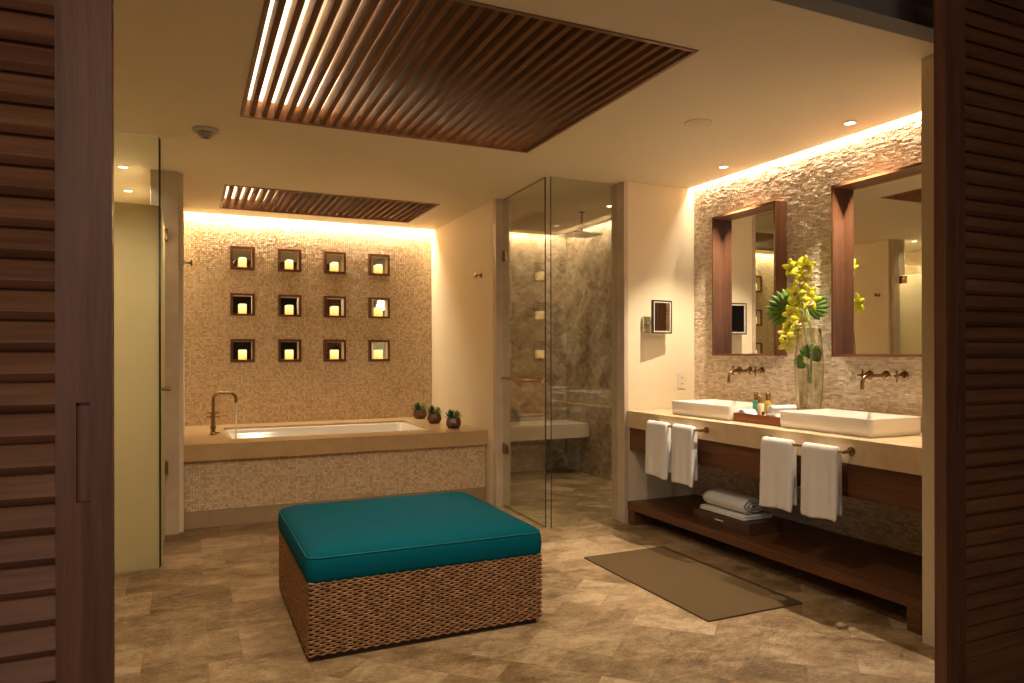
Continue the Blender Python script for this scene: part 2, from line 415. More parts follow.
def cladding(name, parent, mat, u0, u1, v0, v1, w, h, gap, d0, d1, tilt, mapf, holes=(), stagger=False, seed=3, vary=0.0):
    """small stone tiles, each a raised block of its own depth; mapf(u, v, out) places them"""
    rnd = random.Random(seed); V = []; F = []; S = []
    nv = int((v1 - v0) / h); hh = (v1 - v0) / nv
    for j in range(nv):
        va, vb = v0 + j * hh + gap / 2, v0 + (j + 1) * hh - gap / 2
        u = u0 - (rnd.random() * w if stagger else 0)
        while u < u1 - 1e-6:
            ww = w * (1 + rnd.uniform(-vary, vary)); ua, ub = max(u, u0) + gap / 2, min(u + ww, u1) - gap / 2; u += ww
            if ub - ua < 0.003: continue
            if any(ub > q[0] and ua < q[1] and vb > q[2] and va < q[3] for q in holes): continue
            d = rnd.uniform(d0, d1); k = len(V)
            V += [mapf(ua, va, 0), mapf(ub, va, 0), mapf(ub, vb, 0), mapf(ua, vb, 0)]
            e = 0.0006
            V += [mapf(ua + e, va + e, d + rnd.uniform(-tilt, tilt)), mapf(ub - e, va + e, d + rnd.uniform(-tilt, tilt)), mapf(ub - e, vb - e, d + rnd.uniform(-tilt, tilt)), mapf(ua + e, vb - e, d + rnd.uniform(-tilt, tilt))]
            F += [(k + 4, k + 5, k + 6, k + 7)] + [(k + i, k + (i + 1) % 4, k + 4 + (i + 1) % 4, k + 4 + i) for i in range(4)]
            S += [rnd.random()] * 5
    me = bpy.data.meshes.new(name); me.from_pydata(V, [], F); me.update()
    at = me.attributes.new('shade', 'FLOAT', 'FACE'); at.data.foreach_set('value', S)
    me.materials.append(M[mat]); o = bpy.data.objects.new(name, me); C.objects.link(o)
    if parent is not None: o.parent = parent
    return o
WARM = (1.0, 0.72, 0.42)
def area(name, loc, sx, sy, power, rot=(0, 0, 0), color=WARM, spread=PI):
    d = bpy.data.lights.new(name, 'AREA'); d.shape = 'RECTANGLE'; d.size = sx; d.size_y = sy; d.energy = power; d.color = color; d.spread = spread
    o = bpy.data.objects.new(name, d); C.objects.link(o); o.location = loc; o.rotation_euler = rot; return o
def spot(name, loc, power, ang=100, blend=0.6, size=0.03, color=WARM, rot=(0, 0, 0)):
    d = bpy.data.lights.new(name, 'SPOT'); d.energy = power; d.spot_size = math.radians(ang); d.spot_blend = blend; d.shadow_soft_size = size; d.color = color
    o = bpy.data.objects.new(name, d); C.objects.link(o); o.location = loc; o.rotation_euler = rot; return o

# ------------------------------------------------------------------ key dimensions
ZC = 2.83            # ceiling
XR = 4.01            # vanity wall
YW = 5.00            # white end wall of the vanity
XA0, XA1 = -0.03, 2.58   # tub alcove
YB = 7.95            # tub back wall
SX0, SX1, SY0, SY1 = 2.72, 4.25, 5.10, 7.75  # shower interior
ZT, ZB = 0.932, 0.794    # counter
XV = 3.31

# ------------------------------------------------------------------ room shell
b = MB(); b.box(-2.8, 5.2, -3.0, 5.10, -0.1, 0); b.box(-2.8, SX0, 5.10, 8.3, -0.1, 0); struct(b.build('floor', 'floor'))
b = MB(); b.box(SX0 - 0.12, 4.4, 5.10, 8.0, -0.1, -0.002); o = struct(b.build('trim_shower_floor', 'shower_floor')); o.location.z = 0.0
# ceiling with two grille recesses, light slots along the vanity wall, tub wall and shower walls
GX0, GX1 = 0.285, 2.195
G1 = (GX0, GX1, 2.70, 4.57); G2 = (GX0, GX1, 6.47, 7.52)
SLOT_R = (3.955, XR + 0.02, 2.30, YW); SLOT_T = (XA0, XA1, YB - 0.085, YB + 0.02)
SLOT_S1 = (4.06, SX1 + 0.02, 5.15, SY1 + 0.02); SLOT_S2 = (SX0, 4.06, SY1 - 0.11, SY1 + 0.02)
b = MB(); slab_with_holes(b, [-1.5, 4.45], [2.20, 8.1], [G1, G2, SLOT_R, SLOT_T, SLOT_S1, SLOT_S2], ZC, ZC + 0.10, lambda u, v, w: (u, v, w))
struct(b.build('ceiling', 'ceiling'))
# boxed tops of the light slots
def slot_box(name, h, z1=ZC + 0.20):
    x0, x1, y0, y1 = h; q = 0.12; b = MB(); z = ZC + 0.1
    b.box(x0 - q, x1 + q, y0 - q, y1 + q, z1, z1 + 0.02)
    b.box(x0 - q - 0.02, x0 - q, y0 - q, y1 + q, z, z1); b.box(x1 + q, x1 + q + 0.02, y0 - q, y1 + q, z, z1)
    b.box(x0 - q, x1 + q, y0 - q - 0.02, y0 - q, z, z1); b.box(x0 - q, x1 + q, y1 + q, y1 + q + 0.02, z, z1)
    return struct(b.build(name, 'white_paint'))
slot_box('trim_slot_vanity', SLOT_R); slot_box('trim_slot_tub', SLOT_T); slot_box('trim_slot_shower', SLOT_S1); slot_box('trim_slot_shower_back', SLOT_S2, ZC + 0.19)
def recess(name, h, zt):
    x0, x1, y0, y1 = h; b = MB(); z = ZC + 0.1; q = 0.03
    b.box(x0 - q, x1 + q, y0 - q, y1 + q, zt, zt + 0.03)
    b.box(x0 - q - 0.02, x0 - q, y0 - q, y1 + q, z, zt); b.box(x1 + q, x1 + q + 0.02, y0 - q, y1 + q, z, zt)
    b.box(x0 - q, x1 + q, y0 - q - 0.02, y0 - q, z, zt); b.box(x0 - q, x1 + q, y1 + q, y1 + q + 0.02, z, zt)
    return struct(b.build(name, 'white_paint'))
recess('trim_recess_main', G1, 3.10); recess('trim_recess_tub', G2, 3.10)

# tub back wall with twelve holes
NX = [0.522, 0.994, 1.474, 1.966]; NZ = [2.405, 1.922, 1.443]; NH = 0.112
holes = [(x - NH, x + NH, z - NH, z + NH) for x in NX for z in NZ]
b = MB(); slab_with_holes(b, [XA0 - 0.14, XA1 + 0.14], [0.0, ZC + 0.12], holes, YB, YB + 0.16, lambda u, v, w: (u, w, v)); wtb = struct(b.build('wall_tub_back', 'grout'))
cladding('mosaic_tiles', wtb, 'mosaic', XA0, XA1, 0.68, ZC + 0.11, 0.0205, 0.0205, 0.0016, 0.002, 0.0068, 0.0016, lambda u, v, d: (u, YB - d, v), holes)
b = MB(); b.box(XA0 - 0.12, XA0, 6.22, YB, 0, ZC); struct(b.build('wall_tub_left', 'cream'))
b = MB(); b.box(XA1, XA1 + 0.06, 6.115, YB, 0, ZC); struct(b.build('wall_tub_right', 'cream'))
b = MB(); b.box(XA1, SX0, 6.04, 6.113, 0, ZC, 0.003); struct(b.build('trim_shower_hinge_jamb', 'jamb'))
b = MB(); b.box(XA1 + 0.062, SX0, 6.115, SY1 + 0.0, 0, ZC); struct(b.build('wall_shower_left', 'marble_yz'))
b = MB(); b.box(-0.26, -0.062, 6.17, 6.218, 0, ZC - 0.001, 0.002); struct(b.build('trim_toilet_room_jamb', 'jamb'))
b = MB(); b.box(-0.26, XA0 - 0.122, 6.22, 7.9, 0, ZC); struct(b.build('wall_toilet_room_right', 'cream'))
b = MB(); b.box(-1.5, -0.262, 7.60, 7.72, 0, ZC); struct(b.build('wall_toilet_room_back', 'cream'))
b = MB(); b.box(-1.5, -1.38, 2.36, 7.60, 0, ZC); struct(b.build('wall_left', 'cream'))
# shower
b = MB(); b.box(XA1 + 0.062, SX1 + 0.14, SY1, SY1 + 0.12, 0, ZC + 0.12); struct(b.build('wall_shower_back', 'marble_xz'))
b = MB(); b.box(SX1, SX1 + 0.14, 5.15, SY1, 0, ZC + 0.12); struct(b.build('wall_shower_right', 'marble_yz'))
# white end wall + jamb
b = MB(); b.box(3.325, XR + 0.14, YW, YW + 0.15, 0, ZC + 0.0); struct(b.build('wall_vanity_end', 'cream'))
b = MB(); b.box(3.285, 3.323, YW - 0.004, YW + 0.19, 0, ZC - 0.001, 0.002); struct(b.build('trim_shower_jamb', 'jamb'))
b = MB(); b.box(3.325, SX1, YW + 0.152, YW + 0.19, 0, ZC); struct(b.build('wall_shower_front', 'marble_xz'))
b = MB(); b.box(XR, XR + 0.14, 2.36, YW, 0, ZC + 0.12); wrt = struct(b.build('wall_right', 'grout_pale'))
cladding('stone_strips', wrt, 'strips', 2.37, YW, 0.185, ZC + 0.11, 0.038, 0.0138, 0.0012, 0.001, 0.0075, 0.0014, lambda u, v, d: (XR - d, u, v), (), True, 8, 0.35)
# partition towards the bedroom
b = MB(); b.box(3.24, 4.6, 2.08, 2.335, 0, ZC - 0.001); struct(b.build('wall_partition_right', 'cream'))
b = MB(); b.box(-2.7, -0.5, 2.08, 2.355, 0, ZC - 0.001); struct(b.build('wall_partition_left', 'cream'))
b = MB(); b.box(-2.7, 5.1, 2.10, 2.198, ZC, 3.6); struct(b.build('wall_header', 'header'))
b = MB(); b.box(-2.7, 5.1, -2.9, 2.098, 3.3, 3.4); struct(b.build('ceiling_bedroom', 'bedroom'))
b = MB(); b.box(-2.8, 5.2, -3.0, -2.9, 0, 3.4); struct(b.build('wall_bedroom_back', 'bedroom'))
b = MB(); b.box(-2.8, -2.7, -2.9, 2.6, 0, 3.4); struct(b.build('wall_bedroom_left', 'bedroom'))
b = MB(); b.box(5.1, 5.2, -2.9, 2.6, 0, 3.4); struct(b.build('wall_bedroom_right', 'bedroom'))

# ------------------------------------------------------------------ slatted ceiling grilles
def grille(h, label, n=27):
    x0, x1, y0, y1 = h
    g = thing('ceiling_grille', ((x0 + x1) / 2, (y0 + y1) / 2, ZC), label, 'ceiling grille', 'slatted wooden ceiling grilles')
    f = MB(); w = 0.022; z0, z1 = ZC - 0.006, ZC + 0.098; e = 0.002
    f.box(x0 + e, x0 + w, y0 + e, y1 - e, z0, z1); f.box(x1 - w, x1 - e, y0 + e, y1 - e, z0, z1)
    f.box(x0 + w, x1 - w, y0 + e, y0 + w, z0, z1); f.box(x0 + w, x1 - w, y1 - w, y1 - e, z0, z1)
    f.build('frame', 'grille_frame', g)
    s = MB(); p = (x1 - x0 - 2 * w) / n
    for i in range(n):
        cx = x0 + w + p * (i + 0.5) + 0.012
        s.box(cx - 0.014, cx + 0.014, y0 + w, y1 - w, ZC + 0.004, ZC + 0.084, 0.0)
    s.build('slats', 'slat', g)
    return g
grille(G1, 'large slatted wooden ceiling grille over the teal ottoman')
grille(G2, 'smaller slatted wooden ceiling grille above the bathtub')

# ------------------------------------------------------------------ louvered shutter doors
def shutter(name, x0, x1, y0, y1, z0, z1, stile, rail_lo, label, pull, zref, pitch=0.0585):
    d = thing(name, ((x0 + x1) / 2, (y0 + y1) / 2, z0), label, 'shutter door', None, 'structure')
    # stile next to the opening carries a recessed pull
    inner_first = pull[0] < (x0 + x1) / 2
    px0, px1, pz0, pz1 = pull
    def plain(a, c): 
        m = MB(); m.box(a, c, y0, y1, z0, z1, 0.003); m.build('stile', 'walnut_z', d)
    def pulled(a, c):
        m = MB(); slab_with_holes(m, [a, c], [z0, z1], [(px0, px1, pz0, pz1)], y0, y0 + 0.014, lambda u, v, w: (u, w, v))
        m.box(a, c, y0 + 0.014, y1, z0, z1); o = m.build('stile', 'walnut_z', d)
    if inner_first: pulled(x0, x0 + stile); plain(x1 - stile, x1)
    else: plain(x0, x0 + stile); pulled(x1 - stile, x1)
    for (a, c) in ((z0, rail_lo), (z1 - 0.14, z1)):
        m = MB(); m.box(x0 + stile, x1 - stile, y0 + 0.002, y1 - 0.002, a, c, 0.002); m.build('rail', 'walnut_x', d)
    m = MB(); z = rail_lo - 0.012; ym = (y0 + y1) / 2
    bx0, bx1 = x0 + stile, x1 - stile
    while z + pitch < z1 - 0.14:
        # a tilted blade: lower edge towards the bedroom, rounded nose
        prof = [(0.019, 0.078), (-0.0200, 0.018), (-0.0205, 0.0155), (-0.009, 0.002), (-0.006, 0.001), (0.0205, 0.060), (0.022, 0.074)]
        loops = [[(x, ym + q, z + r) for q, r in prof] for x in (bx0, bx1)]
        m.loft(loops); z += pitch
    m.build('louvers', 'walnut_x', d, auto=35)
    return d
shutter('door_1', -1.02, -0.135, 1.60, 1.645, 0.02, 3.02, 0.095, 0.25, 'open louvered walnut shutter door at the left edge of the photo', (-0.196, -0.172, 1.115, 1.308), 0)
shutter('door_2', 2.474, 3.40, 1.69, 1.735, 0.02, 3.02, 0.108, 0.285, 'open louvered walnut shutter door at the right edge of the photo', (2.531, 2.540, 1.107, 1.277), 0)

# ------------------------------------------------------------------ glass
GT = 0.010
def hinge(parent, x, y, z, along='Y', glassx=None):
    m = MB(); m.box(x - 0.013, x + 0.013, y - 0.05, y + 0.045, z - 0.045, z + 0.045, 0.003)
    m.tube([(x - 0.002, y + 0.035, z - 0.05), (x - 0.002, y + 0.035, z + 0.05)], 0.008, 10)
    m.build('hinge', 'bronze', parent, auto=40)
d = thing('door_3', (2.65, 5.58, 0), 'clear frameless glass shower door with a bronze bar handle', 'shower door', None, 'structure')
d3 = d
MB().box(2.645, 2.655, 5.115, 6.034, 0.012, ZC - 0.012).build('glass_panel', 'glass', d)
m = MB(); m.box(2.6445, 2.6555, 5.1125, 5.1148, 0.012, ZC - 0.012); m.box(2.6445, 2.6555, 5.115, 6.034, 0.0095, 0.012); m.box(2.6445, 2.6555, 5.115, 6.034, ZC - 0.012, ZC - 0.0095)
m.build('edge_strip', 'glass_edge', d)
for z in (2.30, 0.535): hinge(d, 2.65, 5.99, z)
m = MB(); yb0, yb1 = 5.03, 5.90; xb = 2.585
m.tube([(xb, yb0, 1.185), (xb, yb1, 1.185)], 0.013, 12)
for y in (yb0 + 0.20, yb1 - 0.06):
    m.tube([(xb, y, 1.185), (2.645, y, 1.185)], 0.008, 10); m.lathe([(0.018, 0), (0.018, 0.006)], y, 1.185, 14, axis='X', base=2.638)
m.tube([(2.655, yb0 + 0.16, 1.185), (2.70, yb0 + 0.16, 1.185)], 0.012, 10)
m.build('handle', 'bronze', d, auto=40)
d3.location = (2.65 - 0.46 * math.sin(math.radians(2.2)), 5.58, 0); d3.rotation_euler = (0, 0, math.radians(-2.2))
d = thing('glass_partition', (2.97, 5.105, 0), 'clear fixed glass panel beside the shower door, next to the vanity wall', 'glass panel')
MB().box(2.662, 3.284, 5.10, 5.11, 0.004, ZC - 0.004).build('glass_panel', 'glass', d)
m = MB(); m.box(2.658, 2.6615, 5.0995, 5.1105, 0.004, ZC - 0.004); m.build('edge_strip', 'glass_edge', d)
# toilet room
d = thing('door_4', (-0.165, 5.65, 0), 'frosted glass toilet room door seen edge on', 'glass door', None, 'structure')
MB().box(-0.170, -0.160, 5.235, 6.165, 0.012, 2.376).build('frosted_panel', 'frost', d)
MB().box(-0.170, -0.160, 5.235, 6.165, 2.3765, ZC - 0.012).build('clear_panel', 'glass', d)
m = MB(); m.box(-0.1705, -0.1595, 5.232, 5.2348, 0.012, ZC - 0.012); m.build('edge_strip', 'glass_edge', d)
for z in (2.32, 0.53): hinge(d, -0.150, 6.11, z)
m = MB(); m.tube([(-0.16, 5.32, 1.17), (-0.105, 5.32, 1.17)], 0.011, 12); m.build('handle', 'bronze', d, auto=40)
d = thing('glass_partition', (-0.7, 5.222, 0), 'frosted glass panel with a clear top strip beside the left shutter door', 'glass panel')
MB().box(-1.378, -0.172, 5.217, 5.227, 0.004, 2.376).build('frosted_panel', 'frost', d)
MB().box(-1.378, -0.172, 5.217, 5.227, 2.3765, ZC - 0.004).build('clear_panel', 'glass', d)
m = MB(); m.box(-0.1718, -0.166, 5.2165, 5.2275, 0.004, ZC - 0.004); m.build('edge_strip', 'glass_edge', d)

# ------------------------------------------------------------------ bathtub
TX0, TX1, TY0, TY1 = 0.32, 2.15, 6.56, 7.60
t_ = thing('bathtub_surround', (1.27, 6.30, 0), 'limestone tub deck across the alcove over a mosaic front', 'tub surround')
b = MB(); slab_with_holes(b, [XA0 + 0.002, XA1 - 0.002], [6.24, YB - 0.002], [(TX0, TX1, TY0, TY1)], 0.55, 0.68, lambda u, v, w: (u, v, w)); b.build('deck', 'deck', t_)
fp = MB().box(XA0 + 0.003, XA1 - 0.003, 6.306, 6.36, 0.136, 0.549).build('front_panel', 'grout', t_)
cladding('mosaic_tiles', fp, 'mosaic', XA0 + 0.003, XA1 - 0.003, 0.137, 0.548, 0.0205, 0.0205, 0.0018, 0.002, 0.0065, 0.0014, lambda u, v, d: (u - 1.27, 6.306 - d - 6.30, v), (), False, 5)
MB().box(XA0 + 0.003, XA1 - 0.003, 6.29, 6.36, 0.001, 0.1355, 0.002).build('plinth', 'plinth', t_)
e = 0.004
t_ = thing('bathtub', (1.235, 7.08, 0.2), 'white undermount bathtub sunk in the limestone deck', 'bathtub')
L = []
for (ins, z, r) in ((0.0 + e, 0.66, 0.05), (0.035, 0.655, 0.06), (0.05, 0.60, 0.07), (0.11, 0.25, 0.12), (0.20, 0.19, 0.15), (0.35, 0.185, 0.12)):
    L.append(rrect(TX0 + ins, TX1 - ins, TY0 + ins, TY1 - ins, r, z, 6))
out = [rrect(TX0 + 0.15, TX1 - 0.15, TY0 + 0.15, TY1 - 0.15, 0.15, 0.165, 6), rrect(TX0 + 0.07, TX1 - 0.07, TY0 + 0.07, TY1 - 0.07, 0.12, 0.22, 6), rrect(TX0 + e, TX1 - e, TY0 + e, TY1 - e, 0.06, 0.56, 6)]
MB().loft(out + L, True, True).build('basin', 'ceramic', t_, auto=50)
MB().lathe([(0.03, 0), (0.03, 0.006), (0.012, 0.008)], 0.75, 7.08, 20, base=0.185).build('drain', 'chrome', t_, auto=40)
# tub filler
fx, fy = 0.208, 6.97
f = thing('tub_filler', (fx, fy, 0.68), 'bronze gooseneck tub faucet on the deck, water running', 'faucet')
m = MB(); m.lathe([(0.032, 0), (0.032, 0.01), (0.02, 0.016), (0.02, 0.05), (0.026, 0.055), (0.026, 0.075), (0.02, 0.08), (0.02, 0.18), (0.025, 0.185), (0.025, 0.20), (0.014, 0.206)], fx, fy, 24, base=0.68); m.build('body', 'bronze', f, auto=40)
m = MB(); pts = [(fx, fy, 0.88), (fx, fy, 1.0)]
for k in range(1, 8): a = PI / 2 * k / 7; pts.append((fx + 0.055 * (1 - math.cos(a)), fy, 1.0 + 0.055 * math.sin(a)))
pts += [(fx + 0.10, fy, 1.055), (fx + 0.135, fy, 1.055)]
for k in range(1, 8): a = PI / 2 * k / 7; pts.append((fx + 0.135 + 0.055 * math.sin(a), fy, 1.0 + 0.055 * math.cos(a)))
pts += [(fx + 0.19, fy, 0.965)]
m.tube(pts, 0.0145, 14); m.build('spout', 'bronze', f, auto=60)
for zz in (0.842, 0.878):
    m = MB(); m.tube([(fx - 0.058, fy, zz), (fx + 0.058, fy, zz)], 0.006, 8); m.tube([(fx, fy - 0.05, zz), (fx, fy + 0.05, zz)], 0.006, 8); m.build('handle', 'bronze', f, auto=40)
m = MB(); m.tube([(fx, fy - 0.02, 0.70), (fx, fy - 0.055, 0.70)], 0.009, 10); m.tube([(fx - 0.025, fy - 0.055, 0.71), (fx + 0.05, fy - 0.055, 0.70)], 0.007, 8); m.build('diverter', 'bronze', f, auto=40)
m = MB(); m.tube([(fx + 0.19, fy, 0.962), (fx + 0.191, fy, 0.85), (fx + 0.193, fy, 0.60), (fx + 0.193, fy, 0.49)], [0.009, 0.008, 0.007, 0.009], 10)
o = m.build('water_stream', 'stream', smooth=True); tag(o, 'thin stream of water falling from the tub faucet', 'water')

# ------------------------------------------------------------------ candle niches
rows = ['top', 'middle', 'bottom']; cols = ['leftmost', 'second from left', 'third from left', 'rightmost']
proto = None
def make_niche():
    n = thing('candle_niche', (0, 0, 0), None, 'niche', 'square candle niches in the tub wall')
    h = NH - 0.001; i = NH - 0.018; y0, y1 = -0.024, 0.062
    m = MB(); slab_with_holes(m, [-h - 0.005, h + 0.005], [-h - 0.005, h + 0.005], [(-i, i, -i, i)], y0, -0.001, lambda u, v, w: (u, w, v))
    m.build('frame', 'niche_wood', n)
    m = MB(); slab_with_holes(m, [-h, h], [-h, h], [(-i, i, -i, i)], 0.0, y1, lambda u, v, w: (u, w, v)); m.build('lining', 'niche_lining', n)
    MB().box(-h, h, y1, y1 + 0.004, -h, h).build('mirror_back', 'mirror', n)
    return n
M['niche_lining'] = flat('niche_lining_ivory', (0.72, 0.58, 0.42), 0.35)
def make_candle():
    c = thing('pillar_candle', (0, 0, 0), None, 'candle', 'pillar candles in the wall niches')
    r = 0.039; hh = 0.102
    MB().lathe([(r - 0.003, 0), (r, 0.003), (r, hh - 0.006), (r - 0.004, hh), (r - 0.012, hh - 0.004), (0.012, hh - 0.012)], 0, 0, 28).build('wax', 'candle', c, auto=50)
    MB().tube([(0, 0, hh - 0.012), (0.001, 0, hh + 0.004)], 0.0015, 6).build('wick', 'dark_plastic', c)
    return c
def dup(root, loc):
    r = root.copy(); C.objects.link(r); r.location = loc
    for ch in root.children:
        c = ch.copy(); C.objects.link(c); c.parent = r
    return r
pn = make_niche(); pc = make_candle(); k = 0
for ri, z in enumerate(NZ):
    for ci, x in enumerate(NX):
        nloc = (x, YB, z); cloc = (x + 0.002, YB + 0.018, z - NH + 0.0185)
        if k == 0: n_, c_ = pn, pc; n_.location = nloc; c_.location = cloc
        else: n_, c_ = dup(pn, nloc), dup(pc, cloc)
        n_['label'] = 'small square wooden wall niche, %s row, %s' % (rows[ri], cols[ci])
        c_['label'] = 'glowing ivory pillar candle in the %s row niche, %s' % (rows[ri], cols[ci])
        k += 1

# ------------------------------------------------------------------ succulents on the tub deck
def leaf_blade(m, base, direc, up, length, width, curl=0.0, n=5, thick=0.0):
    base = Vector(base); d = Vector(direc).normalized(); up = Vector(up); side = d.cross(up).normalized(); nrm = side.cross(d).normalized()
    L = []
    for i in range(n + 1):
        s = i / n; w = width * (math.sin(PI * min(1, 0.18 + 0.82 * s) ) ** 0.8 if s < 1 else 0.02); w = max(w, width * 0.04)
        c = base + d * length * s + nrm * (curl * s * s * length)
        L.append([c - side * w / 2, c + nrm * thick * (1 - s) , c + side * w / 2, c - nrm * thick * (1 - s)] if thick else [c - side * w / 2, c - nrm * w * 0.12, c + side * w / 2])
    if thick: m.loft(L)
    else:
        rows_ = [[m.bm.verts.new(p) for p in q] for q in L]
        for a, c in zip(rows_, rows_[1:]):
            for j in range(2): m.bm.faces.new((a[j], a[j + 1], c[j + 1], c[j]))
spots3 = [(2.37, 7.72, 'farthest, in the corner of the tub deck'), (2.345, 7.13, 'in the middle of the three on the tub deck'), (2.355, 6.57, 'nearest the front edge of the tub deck')]
for i, (x, y, lab) in enumerate(spots3):
    p = thing('potted_succulent', (x, y, 0.68), 'copper pot with small green succulents, ' + lab, 'potted plant', 'succulents in copper pots on the tub deck')
    R = 0.067
    prof = [(0.048, 0), (0.056, 0.004), (0.076, 0.035), (0.078, 0.06), (0.066, 0.100), (0.061, 0.102), (0.058, 0.09)]
    MB().lathe(prof, x, y, 8, base=0.68).build('pot', 'pot', p)
    MB().lathe([(0.057, 0.080), (0.056, 0.090), (0.01, 0.096)], x, y, 16, base=0.68).build('soil', 'soil', p)
    for (dx, dy, mat, sc, nn) in ((-0.025, 0.012, 'leaf_dark', 0.090, 22), (0.030, -0.014, 'leaf_light', 0.092, 24)):
        m = MB()
        for q in range(nn):
            a = q * 2.4 + i; el = 0.15 + 1.25 * (q / nn) 
            d_ = (math.cos(a) * math.cos(el), math.sin(a) * math.cos(el), math.sin(el))
            leaf_blade(m, (x + dx, y + dy, 0.68 + 0.09 + 0.012 * q / nn), d_, (0, 0, 1.0001), sc * (1.0 if mat == 'leaf_dark' else 0.85), 0.024, 0.12, 4, 0.003)
        m.build('succulent', mat, p, smooth=True)

# ------------------------------------------------------------------ robe hooks
def hook(x, y, z, s, label):
    h = thing('robe_hook', (x, y, z), label, 'hook')
    MB().lathe([(0.024, 0), (0.024, 0.007 * s)], y, z, 16, axis='X', base=x).build('back_plate', 'bronze', h, auto=40)
    m = MB(); m.tube([(x, y, z), (x + 0.055 * s, y, z)], 0.0075, 10); m.build('stem', 'bronze', h, auto=40)
    MB().lathe([(0.016, 0), (0.024, 0.005 * s), (0.024, 0.014 * s), (0.016, 0.018 * s)], y, z, 16, axis='X', base=x + 0.05 * s).build('knob', 'bronze', h, auto=40)
hook(XA0, 6.36, 2.145, 1, 'small bronze robe hook on the left tub wall')
hook(XA1, 6.40, 2.16, -1, 'small bronze robe hook on the cream wall beside the shower')

# ------------------------------------------------------------------ ottoman
OX0, OX1, OY0, OY1 = 0.490, 1.690, 3.330, 4.480
ott = thing('ottoman', ((OX0 + OX1) / 2, (OY0 + OY1) / 2, 0), 'large square woven wicker ottoman with a teal cushion top', 'ottoman')
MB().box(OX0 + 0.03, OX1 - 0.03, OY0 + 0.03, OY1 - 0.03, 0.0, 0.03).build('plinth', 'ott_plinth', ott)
MB().loft([rrect(OX0 + 0.014, OX1 - 0.014, OY0 + 0.014, OY1 - 0.014, 0.012, z) for z in (0.022, 0.358)]).build('core', 'wicker_core', ott)
def perimeter(x0, x1, y0, y1, r, step):
    pts = []
    segs = [((x0 + r, y0), (x1 - r, y0)), ((x1, y0 + r), (x1, y1 - r)), ((x1 - r, y1), (x0 + r, y1)), ((x0, y1 - r), (x0, y0 + r))]
    cs = [(x1 - r, y0 + r, -PI / 2), (x1 - r, y1 - r, 0), (x0 + r, y1 - r, PI / 2), (x0 + r, y0 + r, PI)]
    for (a, c), (cx, cy, a0) in zip(segs, cs):
        Ls = math.hypot(c[0] - a[0], c[1] - a[1]); n = int(round(Ls / step))
        nx, ny = (c[1] - a[1]) / Ls, -(c[0] - a[0]) / Ls
        for i in range(n): pts.append((a[0] + (c[0] - a[0]) * i / n, a[1] + (c[1] - a[1]) * i / n, nx, ny))
        for i in range(3):
            t0 = a0 + PI / 2 * i / 3; pts.append((cx + r * math.cos(t0), cy + r * math.sin(t0), math.cos(t0), math.sin(t0)))
    return pts
per = perimeter(OX0 + 0.008, OX1 - 0.008, OY0 + 0.008, OY1 - 0.008, 0.012, 0.0105)
rows_n = 30; zs0, zs1 = 0.030, 0.353; m = MB()
rp = (zs1 - zs0) / (rows_n - 1)
for r_ in range(rows_n):
    z = zs0 + rp * r_; L = []
    for i, (px, py, nx, ny) in enumerate(per):
        ph = 2 * PI * i / 4.76
        sg = 1 if r_ % 2 else -1
        o_ = 0.0028 * math.cos(2 * ph); dz = 0.0042 * sg * math.cos(ph)
        jit = 0.001 * noise.noise(Vector((px * 30, py * 30, z * 30)))
        c = Vector((px + nx * (o_ + jit), py + ny * (o_ + jit), z + dz)); ring = []
        for k in range(6):
            a = 2 * PI * k / 6
            ring.append(c + Vector((nx, ny, 0)) * (0.0055 * math.cos(a)) + Vector((0, 0, 0.0058 * math.sin(a))))
        L.append(ring)
    rws = [[m.bm.verts.new(p) for p in q] for q in L]
    for a, c in zip(rws, rws[1:] + rws[:1]):
        for k in range(6): m.bm.faces.new((a[k], a[(k + 1) % 6], c[(k + 1) % 6], c[k]))
m.build('woven_base', 'wicker', ott, smooth=True)
L = []
prof = [(0.016, 0.355, .03), (0.004, 0.359, .035), (0.0, 0.372, .04), (-0.003, 0.41, .042), (0.0, 0.456, .045), (0.006, 0.472, .05), (0.018, 0.486, .055), (0.05, 0.500, .07), (0.12, 0.514, .09), (0.25, 0.526, .12), (0.42, 0.531, .1)]
for ins, z, r in prof: L.append(rrect(OX0 + ins, OX1 - ins, OY0 + ins, OY1 - ins, r, z, 6))
cu = MB().loft(L).build('cushion', 'teal', ott, smooth=True)
def ringpts(ins, r, z, n=6): return rrect(OX0 + ins, OX1 - ins, OY0 + ins, OY1 - ins, r, z, n)
def dense(P, step=0.05):
    out = []
    for a, c in zip(P, P[1:] + P[:1]):
        a, c = Vector(a), Vector(c); n = max(1, int((c - a).length / step))
        for i in range(n): out.append(a + (c - a) * i / n)
    return out
m = MB(); m.tube(dense(ringpts(0.0035, .05, 0.471)), 0.0032, 6, closed=True); m.build('piping', 'teal_welt', cu, smooth=True)

# ------------------------------------------------------------------ bath mat
o = MB().loft([rrect(2.47, 3.135, 2.972, 4.262, 0.01, z) for z in (0.001, 0.008)] + [rrect(2.474, 3.131, 2.976, 4.258, 0.01, 0.010)]).build('bath_mat', 'mat', loc=(2.8, 3.6, 0)); tag(o, 'flat olive-brown bath mat on the floor before the vanity', 'bath mat')

